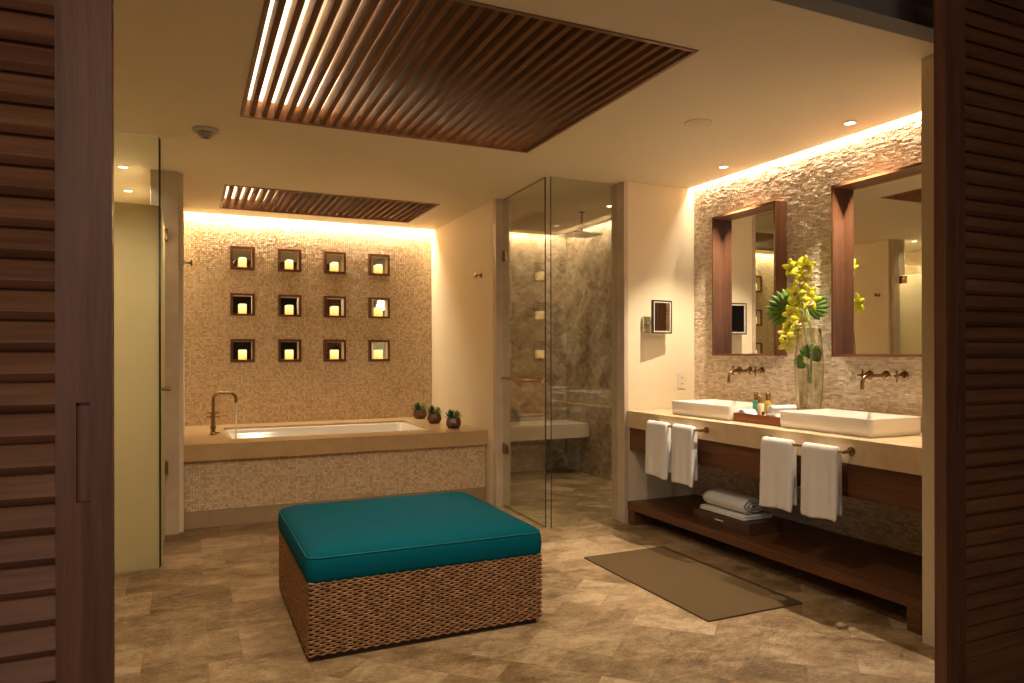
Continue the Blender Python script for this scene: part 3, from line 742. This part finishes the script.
# ------------------------------------------------------------------ vanity
v = thing('vanity_cabinet', (3.6, 3.7, 0), 'dark wood open vanity base with a low shelf under the counter', 'vanity')
y0v, y1v = 2.362, YW - 0.006
MB().box(XV + 0.025, XV + 0.055, y0v, y1v, 0.605, ZB - 0.001, 0.002).build('apron', 'walnut_y', v)
MB().box(XV + 0.057, XR - 0.002, y0v, y1v, 0.62, ZB - 0.001).build('underside', 'walnut_y', v)
MB().box(XV, XR - 0.002, y0v, y1v, 0.118, 0.183, 0.006).build('shelf', 'walnut_y', v)
for (a, c) in ((y0v + 0.03, y0v + 0.115), (y1v - 0.09, y1v)):
    MB().loft([rrect(XV + 0.002, XR - 0.1, a, c, 0.012, z) for z in (0.0, 0.1175)]).build('leg', 'walnut_y', v)
o = MB().box(XV, XR - 0.002, y0v, y1v, ZB, ZT, 0.004).build('countertop', 'counter', loc=(3.66, 3.7, ZB)); tag(o, 'long beige limestone countertop under both basins', 'countertop')
def sink(ya, yb, label):
    s = thing('vessel_sink', (3.645, (ya + yb) / 2, ZT), label, 'sink', 'white rectangular vessel basins')
    x0, x1 = 3.43, 3.86; h = 0.103; L = []
    for ins, z, r in ((0.010, 0.0, .02), (0.003, 0.012, .028), (0.0, 0.04, .03), (0.0, h - 0.004, .03), (0.002, h, .03), (0.010, h, .026), (0.013, h - 0.004, .026), (0.024, 0.05, .03), (0.05, 0.030, .04), (0.14, 0.022, .04)):
        L.append(rrect(x0 + ins, x1 - ins, ya + ins, yb - ins, r, ZT + z, 6))
    MB().loft(L).build('basin', 'ceramic', s, auto=45)
    MB().lathe([(0.022, 0), (0.022, 0.003), (0.008, 0.005)], 3.66, (ya + yb) / 2, 18, base=ZT + 0.0225).build('drain', 'chrome', s, auto=40)
sink(3.896, 4.573, 'white rectangular vessel basin beside the end wall, farther of two')
sink(2.775, 3.454, 'white rectangular vessel basin nearer the right shutter door')
def faucet(yc, z, label):
    f = thing('wall_faucet', (XR, yc, z), label, 'faucet', 'bronze wall-mounted basin faucets')
    for dy in (-0.125, 0, 0.12):
        MB().lathe([(0.030, 0), (0.030, -0.008), (0.024, -0.014), (0.017, -0.016), (0.017, -0.04), (0.012, -0.044)], yc + dy, z, 24, axis='X', base=XR).build('flange', 'bronze', f, auto=40)
    pts = [(XR, yc, z), (XR - 0.17, yc, z)]
    for k in range(1, 9): a = PI / 2 * k / 8; pts.append((XR - 0.17 - 0.05 * math.sin(a), yc, z - 0.05 * (1 - math.cos(a))))
    pts.append((XR - 0.22, yc, z - 0.085))
    m = MB(); m.tube(pts, 0.0115, 14); m.build('spout', 'bronze', f, auto=60)
    for dy in (-0.125, 0.12):
        m = MB(); xh = XR - 0.072; y = yc + dy
        m.tube([(XR - 0.035, y, z), (XR - 0.085, y, z)], 0.010, 12)
        m.tube([(xh, y, z - 0.036), (xh, y, z + 0.036)], 0.0055, 8); m.tube([(xh, y - 0.036, z), (xh, y + 0.036, z)], 0.0055, 8)
        m.build('handle', 'bronze', f, auto=40)
faucet(4.32, 1.268, 'bronze wall faucet over the farther basin')
faucet(3.125, 1.262, 'bronze wall faucet over the basin nearer the right shutter door')

def wall_mirror(ya, yb, za, zb, label):
    w = thing('framed_mirror', (XR, (ya + yb) / 2, za), label, 'mirror', 'deep wood-framed mirrors above the basins')
    xf = 3.895; t = 0.016
    for q in (ya, yb - t): MB().box(xf, XR - 0.0005, q, q + t, za, zb).build('side_board', 'frame_z', w)
    MB().box(xf, XR - 0.0005, ya + t, yb - t, za, za + t).build('bottom_board', 'frame_y', w)
    MB().box(xf, XR - 0.0005, ya + t, yb - t, zb - t, zb).build('top_board', 'frame_y', w)
    MB().box(XR - 0.019, XR - 0.013, ya + t + 0.0005, yb - t - 0.0005, za + t + 0.0005, zb - t - 0.0005).build('mirror_glass', 'mirror', w)
wall_mirror(3.945, 4.635, 1.385, 2.515, 'deep wood-framed mirror nearer the white end wall')
wall_mirror(2.62, 3.450, 1.380, 2.515, 'deep wood-framed mirror nearer the right shutter door')

# towel bars and towels
XBAR = 3.245
def towel_bar(ya, yb, label):
    t = thing('towel_bar', (XV, (ya + yb) / 2, 0.865), label, 'towel bar', 'bronze towel bars on the counter edge')
    m = MB(); m.tube([(XBAR, ya, 0.865), (XBAR, yb, 0.865)], 0.0085, 12); m.build('rail', 'bronze', t, auto=40)
    for y in (ya + 0.012, yb - 0.012):
        MB().lathe([(0.024, 0), (0.024, -0.008), (0.016, -0.013), (0.010, -0.015), (0.010, -0.068)], y, 0.865, 20, axis='X', base=XV).build('flange', 'bronze', t, auto=40)
towel_bar(3.985, 4.58, 'bronze towel bar under the basin beside the end wall')
towel_bar(2.785, 3.405, 'bronze towel bar under the basin nearer the right shutter door')
def hung_towel(ya, yb, zf, zbk, seed, label):
    rnd = random.Random(seed); ns, nm = 34, 22
    R = 0.020; path = []
    lf = 0.885 - R - zf; lb = 0.885 - R - zbk; arc = PI * R; tot = lf + arc + lb
    zt_ = 0.868
    for i in range(ns + 1):
        s = tot * i / ns
        if s < lf: path.append((XBAR - R, zt_ - (lf - s), -1, 0, (lf - s) / lf, 0))
        elif s < lf + arc:
            a = (s - lf) / R; path.append((XBAR - R * math.cos(a), zt_ + R * math.sin(a), -math.cos(a), math.sin(a), 0, 0))
        else:
            q = s - lf - arc; path.append((XBAR + R, zt_ - q, 1, 0, 0, q / lb))
    def wave(y, k, f): return (0.006 * math.sin(k * 2.2 + y * 38 + seed) + 0.0035 * math.sin(y * 85 + seed * 2)) * f
    T = 0.011
    m = MB(); rows_ = []
    for j in range(nm + 1):
        u = j / nm; y = ya + (yb - ya) * u; ring = []
        edge = 1.0 - 0.55 * max(0, abs(u - 0.5) * 2 - 0.86) / 0.14
        for sgn in (1, -1):
            seq = path if sgn == 1 else path[::-1]
            for (x, z, nx, nz, kf, kb) in seq:
                g = max(kf, kb); dx = wave(y, 0, g) * (1 if kf else 0.5) 
                flare = (u - 0.5) * 0.018 * g
                dz = -0.006 * math.sin(u * 5 + seed) * g
                off = T * (0.9 if sgn == 1 else -0.7) * edge
                if kb: dx = -abs(dx) * 0.5
                ring.append((x + nx * off + (dx if kf else dx), y + flare, z + nz * off + dz))
        rows_.append(ring)
    m.loft(rows_)
    o = m.build('hand_towel', 'terry', smooth=True, loc=(XBAR, (ya + yb) / 2, zf)); 
    md = o.modifiers.new('s', 'SUBSURF'); md.levels = 1; md.render_levels = 1
    tag(o, label, 'towel', 'white hand towels over the bars')
hung_towel(4.345, 4.605, 0.468, 0.515, 1, 'white hand towel hanging leftmost of the four on the bars')
hung_towel(4.045, 4.285, 0.460, 0.505, 2, 'white hand towel, second from the left of the four on the bars')
hung_towel(3.145, 3.39, 0.462, 0.500, 3, 'white hand towel, third from the left of the four on the bars')
hung_towel(2.825, 3.07, 0.472, 0.500, 4, 'white hand towel hanging rightmost of the four on the bars')

# box and folded towels on the vanity shelf
bx = thing('storage_box', (3.57, 3.97, 0.184), 'dark wooden drawer box on the vanity shelf', 'box')
m = MB(); m.box(3.41, 3.70, 3.69, 4.265, 0.184, 0.262, 0.003); m.build('body', 'box', bx)
m = MB(); m.box(3.406, 3.4095, 3.94, 4.03, 0.225, 0.233); m.build('label_slot', 'chrome', bx)
tl_ = MB()
for k in range(2):
    z = 0.2635 + 0.014 * k; L = []
    for ins, dz in ((0.006, 0), (0, 0.003), (0, 0.010), (0.006, 0.0135)): L.append(rrect(3.43 + ins + 0.004 * k, 3.70 - ins, 3.765 + ins + 0.004 * k, 4.235 - ins, 0.02, z + dz))
    tl_.loft(L)
o = tl_.build('folded_towel', 'terry', smooth=True, loc=(3.56, 4.0, 0.263)); tag(o, 'flat folded white towel lying on the dark drawer box', 'towel')
m = MB(); N = 90; zc_ = 0.292
# rolled-over towel: spiral cross-section in X-Z squashed flat, axis along Y
sp_ = []
th = 0.014
for i in range(N + 1):
    a = i / N * 2 * PI * 2.6; r = 0.012 + 0.0190 * a / (2 * PI)
    sp_.append((a, r))
loops = []
for y in [3.795 + (4.205 - 3.795) * j / 12 for j in range(13)]:
    ring = []
    for s_, seq in ((1, sp_), (-1, sp_[::-1])):
        for a, r in seq:
            rr = r + s_ * 0.0065
            ring.append((3.56 + 1.75 * rr * math.cos(a + 0.6), y + 0.003 * math.sin(a * 3), zc_ + 0.0595 + 0.92 * rr * math.sin(a + 0.6)))
    loops.append(ring)
m.loft(loops); o = m.build('folded_towel', 'terry', smooth=True, loc=(3.56, 4.0, 0.29)); tag(o, 'thick rolled white bath towel on top of the drawer box', 'towel')

# ------------------------------------------------------------------ tray with amenities
ty0, ty1, tx0, tx1 = 3.460, 3.889, 3.455, 3.70
tr = thing('amenity_tray', (3.58, 3.67, ZT), 'shallow red-brown wooden tray between the two basins', 'tray')
m = MB(); m.box(tx0, tx1, ty0, ty1, ZT + 0.0005, ZT + 0.008); m.build('base', 'tray', tr)
m = MB(); w = 0.010; h = 0.060
m.box(tx0, tx0 + w, ty0, ty1, ZT + 0.008, ZT + h, 0.001); m.box(tx1 - w, tx1, ty0, ty1, ZT + 0.008, ZT + h, 0.001)
m.box(tx0 + w, tx1 - w, ty0, ty0 + w, ZT + 0.008, ZT + h, 0.001); m.box(tx0 + w, tx1 - w, ty1 - w, ty1, ZT + 0.008, ZT + h, 0.001); m.build('rim', 'tray', tr)
zt_ = ZT + 0.009
def roll(x0, x1, y, z, r, label):
    m = MB(); N = 46; seq = []
    for i in range(N + 1):
        a = i / N * 2 * PI * 2.4; seq.append((a, 0.004 + (r - 0.008) * a / (2 * PI * 2.4)))
    loops = []
    for x in [x0 + (x1 - x0) * j / 4 for j in range(5)]:
        ring = []
        for s_, sq in ((1, seq), (-1, seq[::-1])):
            for a, q in sq:
                qq = q + s_ * 0.0033; ring.append((x, y + qq * math.cos(a + 0.5), z + qq * math.sin(a + 0.5)))
        loops.append(ring)
    m.loft(loops); o = m.build('rolled_washcloth', 'terry', smooth=True, loc=(x0, y, z - r)); tag(o, label, 'washcloth', 'rolled washcloths on the tray')
roll(3.470, 3.575, 3.832, zt_ + 0.0405, 0.040, 'rolled white washcloth at the left end of the tray')
roll(3.470, 3.560, 3.757, zt_ + 0.0305, 0.030, 'small rolled white washcloth just left of the bottles')
roll(3.470, 3.680, 3.598, zt_ + 0.0335, 0.033, 'rolled white washcloth just right of the bottles, under another')
roll(3.470, 3.680, 3.529, zt_ + 0.0335, 0.033, 'rolled white washcloth at the right end of the tray, bottom')
roll(3.470, 3.680, 3.566, zt_ + 0.0905, 0.032, 'rolled white washcloth lying on top of two others')
def bottle(x, y, r, h, mat, label, dz=0):
    o_ = thing('toiletry_bottle', (x, y, zt_), label, 'bottle', 'toiletry bottles on the tray')
    MB().lathe([(r - 0.002, 0), (r, 0.003), (r, h * 0.78), (r * 0.8, h * 0.86), (r * 0.42, h * 0.9), (r * 0.42, h * 0.93)], x, y, 20, base=zt_).build('body', mat, o_, auto=45)
    MB().lathe([(r * 0.62, h * 0.93), (r * 0.62, h * 1.22), (r * 0.5, h * 1.24)], x, y, 16, base=zt_).build('cap', 'cap', o_, auto=45)
bottle(3.605, 3.832, 0.024, 0.155, 'b_green', 'green toiletry bottle with a gold cap, left of the three')
bottle(3.50, 3.690, 0.015, 0.140, 'b_cream', 'slim cream toiletry bottle with a gold cap, middle')
bottle(3.605, 3.722, 0.024, 0.155, 'b_yellow', 'golden yellow toiletry bottle with a gold cap')

# ------------------------------------------------------------------ vase, orchids, leaves
vx, vy = 3.835, 3.58
vs = thing('glass_vase', (vx, vy, ZT), 'tall clear glass vase between the mirrors holding yellow orchids', 'vase')
pr = [(0.062, 0.0), (0.066, 0.01), (0.078, 0.12), (0.088, 0.25), (0.092, 0.36), (0.088, 0.47), (0.080, 0.56), (0.074, 0.635)]
inn = [(r - 0.004, max(z, 0.025)) for r, z in pr[::-1]]
MB().lathe(pr + [(0.071, 0.638)] + inn, vx, vy, 40, base=ZT).build('body', 'vase_glass', vs, smooth=True)
o = MB().lathe([(0.055, 0.026), (0.071, 0.12), (0.0805, 0.25), (0.0845, 0.36), (0.0835, 0.40)], vx, vy, 32, base=ZT).build('vase_water', 'water', smooth=True); tag(o, 'clear water standing in the tall glass vase', 'water', None, 'stuff')
# orchid spike
BL = [(3.63, 1.985), (3.557, 1.992), (3.688, 1.993), (3.592, 1.905), (3.67, 1.819), (3.566, 1.811), (3.507, 1.746), (3.665, 1.732), (3.688, 1.676), (3.63, 1.625), (3.73, 1.601), (3.644, 1.537), (3.73, 1.539), (3.718, 1.469)]
orc = thing('orchid_spray', (vx, vy, ZT + 0.03), 'tall spray of yellow orchid blooms arching out of the glass vase', 'orchid')
m = MB()
m.tube([(vx, vy, ZT + 0.27), (vx - 0.01, vy - 0.03, 1.40), (vx - 0.02, vy - 0.03, 1.58), (3.79, 3.60, 1.75), (3.79, 3.62, 1.88), (3.79, 3.62, 1.96), (3.785, 3.60, 2.01)], [0.006, 0.006, 0.0055, 0.005, 0.004, 0.003, 0.002], 8)
m.tube([(3.80, 3.585, 1.62), (3.79, 3.63, 1.66), (3.785, 3.69, 1.63), (3.78, 3.72, 1.55), (3.78, 3.722, 1.46)], [0.004, 0.0035, 0.003, 0.003, 0.002], 8)
m.build('stem', 'stem', orc, smooth=True)
rnd = random.Random(5)
def petal(m, c, fwd, d, length, width, cup):
    d = d.normalized(); side = fwd.cross(d).normalized(); n = 6; rows_ = []
    for i in range(n + 1):
        s = i / n; w = width * math.sin(PI * (0.12 + 0.80 * s)) ** 0.9 if s < 1 else width * 0.10
        p = c + d * (length * s) + fwd * (cup * math.sin(PI * s * 0.9) * length)
        rows_.append([m.bm.verts.new(p - side * w / 2 + fwd * 0.12 * w), m.bm.verts.new(p), m.bm.verts.new(p + side * w / 2 + fwd * 0.12 * w)])
    for a, b_ in zip(rows_, rows_[1:]):
        for j in range(2): m.bm.faces.new((a[j], a[j + 1], b_[j + 1], b_[j]))
for i, (y, z) in enumerate(BL):
    fwd = Vector((-1, -0.65 + rnd.uniform(-0.5, 0.5), rnd.uniform(-0.35, 0.25))).normalized()
    c = Vector((3.795 + rnd.uniform(-0.02, 0.02), y, z)); sz = (0.072 if i not in (10, 11, 12) else 0.056) * rnd.uniform(0.92, 1.08)
    upv = Vector((0, 0, 1)); side = fwd.cross(upv).normalized(); upv = side.cross(fwd).normalized()
    m = MB(); rot = rnd.uniform(-0.5, 0.5)
    closed = 0.75 if i in (10,) else 0.0
    for k, (an, ln, wd) in enumerate(((90, 1, .52), (162, 1, .50), (18, 1, .50), (234, .98, .52), (306, .98, .52))):
        a = math.radians(an) + rot; d_ = side * math.cos(a) + upv * math.sin(a) + fwd * (0.12 + closed)
        petal(m, c + fwd * 0.0015 * k, fwd, d_, sz * ln, sz * wd * 1.08, 0.10)
    bl = m.build('bloom', 'petal', orc, smooth=True, solid=0.0012)
    m = MB(); d_ = -upv * math.cos(rot) * 0.75 + side * math.sin(rot) + fwd * 1.0
    petal(m, c + fwd * 0.006, (upv * 0.8 + fwd * 0.3).normalized(), d_, sz * 0.58, sz * 0.60, -0.3); petal(m, c + fwd * 0.004, fwd, upv * 0.4 + fwd, sz * 0.36, sz * 0.2, 0.1)
    m.build('lip', 'lip', bl, smooth=True, solid=0.0015)
    m = MB(); cc = c + fwd * 0.010 - upv * 0.006
    m.loft([[cc + side * (0.005 * s * math.cos(a)) + upv * (0.004 * s * math.sin(a)) + fwd * f_ for a in [2 * PI * q / 8 for q in range(8)]] for s, f_ in ((1, 0), (1, 0.003), (.4, 0.006))])
    m.build('throat', 'lip_red', bl, smooth=True)
def fan_leaf(c, fwd, a0, a1, n, rad, wid, mat, label, stem, droop=0.12):
    c = Vector(c); fwd = Vector(fwd).normalized(); side = fwd.cross(Vector((0, 0, 1))).normalized(); upv = side.cross(fwd).normalized()
    p = thing('fan_palm_leaf', tuple(c), label, 'leaf')
    m = MB()
    for k in range(n):
        a = math.radians(a0 + (a1 - a0) * k / (n - 1)); d_ = (side * math.cos(a) + upv * math.sin(a)).normalized()
        ln = rad * (0.80 + 0.2 * math.sin(PI * k / (n - 1))); sd = fwd.cross(d_).normalized(); rows_ = []
        for i in range(8):
            s = i / 7; w = wid * min(1, 0.10 + 1.9 * s) * (1 if s < 0.72 else max(0.06, (1 - s) / 0.28)); q = c + d_ * ln * s - fwd * (droop * s * s * ln)
            rows_.append([m.bm.verts.new(q - sd * w / 2 - fwd * w * .12), m.bm.verts.new(q + fwd * w * 0.12), m.bm.verts.new(q + sd * w / 2 - fwd * w * .12)])
        for r0, r1 in zip(rows_, rows_[1:]):
            for j in range(2): m.bm.faces.new((r0[j], r0[j + 1], r1[j + 1], r1[j]))
    m.build('blade', mat, p, smooth=True, solid=0.001)
    m = MB(); m.tube(stem, 0.0035 if len(stem) < 4 else 0.006, 8); m.build('stalk', 'stem', p, smooth=True)
    return p
fan_leaf((3.82, 3.735, 1.70), (-1, -0.5, 0.05), -48, 100, 11, 0.185, 0.044, 'leaf', 'dark green fan palm leaf spreading left of the orchids over the mirror', [(3.82, 3.735, 1.70), (3.83, 3.65, 1.65), (3.84, 3.59, 1.40)])
fan_leaf((3.85, 3.61, 1.71), (-1, -0.5, 0.05), 95, 225, 9, 0.145, 0.040, 'leaf', 'dark green fan palm leaf behind the orchids, pointing right', [(3.85, 3.61, 1.71), (3.86, 3.59, 1.60), (3.85, 3.58, 1.40)])
fan_leaf((3.825, 3.575, 1.37), (-1, -0.6, 0.1), 45, 190, 13, 0.105, 0.032, 'leaf', 'dark green fan leaf standing inside the glass vase', [(3.83, 3.555, 1.375), (3.832, 3.56, 1.30), (3.835, 3.565, 1.25), (3.835, 3.565, 1.20)], 0.0)
fan_leaf((3.795, 3.595, 1.35), (-1, -0.6, 0.1), -100, 75, 13, 0.065, 0.026, 'leaf_bright', 'bright green ruffled leaf inside the glass vase', [(3.81, 3.59, 1.36), (3.82, 3.57, 1.28), (3.83, 3.565, 1.2)], 0.0)

# ------------------------------------------------------------------ things on the end wall
mm = thing('magnifying_mirror', (3.49, YW, 1.65), 'chrome framed square magnifying mirror on the white end wall', 'mirror')
MB().box(3.46, 3.525, YW - 0.028, YW - 0.001, 1.575, 1.715, 0.006).build('wall_plate', 'chrome', mm)
m = MB(); m.tube([(3.493, YW - 0.028, 1.66), (3.493, YW - 0.06, 1.66), (3.56, YW - 0.075, 1.66)], 0.008, 10); m.lathe([(0.018, 0), (0.018, 0.03)], 3.493, YW - 0.06, 14, base=1.645); m.build('arm', 'chrome', mm, auto=40)
def rotz(m, cx, cy, ang):
    bmesh.ops.rotate(m.bm, verts=m.bm.verts[:], cent=(cx, cy, 0), matrix=Matrix.Rotation(ang, 3, 'Z'))
cxm, cym, wz, hz = 3.60, YW - 0.10, 0.108, 0.138
for nm, mat, i0, i1, dy0, dy1 in (('frame', 'chrome', 0.108, 0.090, 0, 0.02),):
    m = MB(); slab_with_holes(m, [cxm - wz, cxm + wz], [1.708 - hz, 1.708 + hz], [(cxm - wz + 0.010, cxm + wz - 0.010, 1.708 - hz + 0.010, 1.708 + hz - 0.010)], cym, cym + 0.022, lambda u, v_, w_: (u, w_, v_))
    rotz(m, cxm, cym, math.radians(8)); m.build('frame', 'dark_metal', mm)
m = MB(); slab_with_holes(m, [cxm - wz + 0.011, cxm + wz - 0.011], [1.708 - hz + 0.011, 1.708 + hz - 0.011], [(cxm - wz + 0.021, cxm + wz - 0.021, 1.708 - hz + 0.021, 1.708 + hz - 0.021)], cym + 0.002, cym + 0.02, lambda u, v_, w_: (u, w_, v_))
rotz(m, cxm, cym, math.radians(8)); m.build('light_ring', 'frosted_ring', mm) if False else m.build('inner_border', 'detector', mm)
m = MB(); m.box(cxm - wz + 0.0215, cxm + wz - 0.0215, cym + 0.006, cym + 0.012, 1.708 - hz + 0.0215, 1.708 + hz - 0.0215); rotz(m, cxm, cym, math.radians(8)); m.build('mirror_glass', 'mirror', mm)
ot = thing('power_outlet', (3.868, YW, 1.10), 'ivory power outlet on the white end wall above the basin', 'outlet')
MB().box(3.828, 3.908, YW - 0.007, YW - 0.0005, 1.105, 1.235, 0.002).build('cover_plate', 'plastic', ot)
m = MB()
for z in (1.145, 1.195):
    for dx in (-0.008, 0.008): m.box(3.868 + dx - 0.002, 3.868 + dx + 0.002, YW - 0.0078, YW - 0.0065, z - 0.007, z + 0.007)
m.build('socket_slots', 'dark_plastic', ot)

# ------------------------------------------------------------------ shower fittings
sb = thing('shower_bench', (3.48, 7.3, 0.43), 'floating stone bench across the back of the shower', 'bench')
MB().box(SX0 + 0.002, SX1 - 0.002, 7.20, SY1 - 0.002, 0.435, 0.595, 0.003).build('slab', 'jamb', sb)
sh = thing('rain_shower_head', (3.62, 6.27, 2.58), 'flat square rain shower head hanging from the shower ceiling', 'shower head')
MB().lathe([(0.035, 0), (0.035, -0.008), (0.012, -0.012)], 3.62, 6.27, 20, base=ZC - 0.0005).build('ceiling_flange', 'bronze', sh, auto=40)
MB().tube([(3.62, 6.27, ZC - 0.01), (3.62, 6.27, 2.612)], 0.011, 12).build('pipe', 'bronze', sh, auto=40)
MB().loft([rrect(3.46, 3.78, 6.11, 6.43, 0.02, z) for z in (2.598, 2.610)]).build('head_plate', 'chrome', sh, auto=40)

# ------------------------------------------------------------------ ceiling fittings
def downlight(x, y, label, group, power=26, r=0.033, z=ZC, sp=88):
    d = thing('recessed_downlight', (x, y, z), label, 'downlight', group)
    MB().lathe([(r, 0), (r + 0.012, 0), (r + 0.012, -0.004), (r, -0.004)], x, y, 28, False, False, base=z - 0.0005).build('trim_ring', 'plastic', d, auto=40)
    MB().lathe([(r - 0.001, 0), (r - 0.001, -0.002)], x, y, 24, base=z - 0.0005).build('lens', 'lens', d)
    spot('downlight_lamp', (x, y, z - 0.02), power, sp, 0.6, size=0.015, color=(1, .84, .63))
downlight(3.735, 4.31, 'lit recessed downlight in the ceiling before the farther mirror', 'ceiling downlights', 175)
downlight(3.740, 3.17, 'lit recessed downlight in the ceiling before the mirror nearer the right shutter door', 'ceiling downlights', 175)
downlight(3.72, 5.90, 'lit recessed downlight in the shower ceiling', 'ceiling downlights', 55)
downlight(-0.445, 6.17, 'lit downlight in the toilet room ceiling, nearer one', 'ceiling downlights', 110, sp=130)
downlight(-0.470, 7.05, 'lit downlight in the toilet room ceiling, farther one', 'ceiling downlights', 55, sp=130)
sd = thing('smoke_detector', (0.105, 4.95, ZC), 'round smoke detector on the ceiling left of the big grille', 'smoke detector')
MB().lathe([(0.078, 0), (0.078, -0.016), (0.060, -0.022)], 0.105, 4.93, 32, base=ZC - 0.0005).build('base', 'detector', sd, auto=40)
m = MB()
for i, (r, z) in enumerate(((0.050, -0.030), (0.044, -0.040), (0.036, -0.049))): m.lathe([(r, z), (r, z - 0.004)], 0.105, 4.93, 28, base=ZC)
for k in range(8): 
    a = PI * k / 4; m.tube([(0.105 + 0.05 * math.cos(a), 4.93 + 0.05 * math.sin(a), ZC - 0.022), (0.105 + 0.028 * math.cos(a), 4.93 + 0.028 * math.sin(a), ZC - 0.056)], 0.003, 6)
m.build('vent_rings', 'detector', sd)
MB().lathe([(0.042, -0.0225), (0.028, -0.052), (0.012, -0.056)], 0.105, 4.93, 24, base=ZC).build('sensor_core', 'dark_plastic', sd, smooth=True)
o = MB().lathe([(0.085, 0), (0.085, -0.006), (0.076, -0.009), (0.070, -0.006), (0.060, -0.012)], 2.88, 3.555, 32, base=ZC - 0.0005).build('ceiling_speaker', 'ceiling', auto=40, loc=(2.88, 3.555, ZC)); tag(o, 'small round ceiling-coloured speaker grille right of the big grille', 'speaker')

# ------------------------------------------------------------------ lights
LED = (1.0, 0.76, 0.46)
zl = ZC + 0.185
area('led_vanity', (XR - 0.027, 3.66, ZC + 0.075), 0.045, 2.62, 27, color=(1, .87, .67))
area('led_tub', ((XA0 + XA1) / 2, YB - 0.043, ZC + 0.075), 2.58, 0.07, 58, color=(1, .85, .61))
area('led_shower_side', (SX1 - 0.09, 6.45, ZC + 0.05), 0.10, 2.5, 13, color=(1, .80, .54))
area('led_shower_back', (3.4, SY1 - 0.05, ZC + 0.05), 1.3, 0.08, 7, color=(1, .80, .54))
# strips lying in the two grille recesses, washing the white recess tops: along the left side and the far side
UP = (PI, 0, 0)
area('led_main_left', (G1[0] + 0.06, 3.63, 2.945), 0.05, 1.8, 11, rot=UP, color=(1, .82, .58))
area('led_main_far', (1.24, G1[3] - 0.04, 2.945), 1.85, 0.04, 14, rot=UP, color=(1, .82, .58))
area('led_small_left', (G2[0] + 0.06, 7.0, 2.945), 0.05, 0.95, 9, rot=UP, color=(1, .82, .58))
area('led_small_far', (1.24, G2[3] - 0.04, 2.945), 1.85, 0.04, 4, rot=UP, color=(1, .82, .58))
# unseen ceiling spots added for front light, and added warm fill behind the viewer
spot('ceiling_spot', (0.25, 2.45, ZC - 0.02), 120, 120, 1.0, rot=(math.radians(25), 0, 0), color=(1, .83, .60))
spot('ceiling_spot', (1.6, 2.40, ZC - 0.02), 85, 120, 1.0, rot=(math.radians(25), 0, 0), color=(1, .83, .60))
area('bedroom_fill', (0.2, -1.3, 2.7), 0.5, 0.5, 22, rot=(math.radians(50), 0, 0), color=(1, .74, .50))  # unseen warm fill, added to brighten the shutter doors
area('bedroom_window', (-1.3, -2.80, 1.6), 2.2, 2.0, 26, rot=(math.radians(90), 0, math.radians(-14)), color=(.92, .90, .95))
w = bpy.data.worlds.new('world'); bpy.context.scene.world = w; w.use_nodes = True
w.node_tree.nodes['Background'].inputs[0].default_value = (1, 0.8, 0.6, 1); w.node_tree.nodes['Background'].inputs[1].default_value = 0.01

# ------------------------------------------------------------------ camera
cd = bpy.data.cameras.new('camera'); cam = bpy.data.objects.new('camera', cd); C.objects.link(cam)
cam.location = (0, 0, 1.40); cam.rotation_euler = (PI / 2, math.radians(0.1), math.radians(-24.4))
cd.sensor_width = 36; cd.lens = 36 * 715 / 1024; cd.shift_y = (354.2 - 341.5) / 1024; cd.clip_start = 0.05
bpy.context.scene.camera = cam
sc = bpy.context.scene
sc.view_settings.view_transform = 'Standard'; sc.view_settings.look = 'None'; sc.view_settings.gamma = 1; sc.view_settings.exposure = 0.10
try: sc.view_settings.use_curve_mapping = False
except Exception: pass
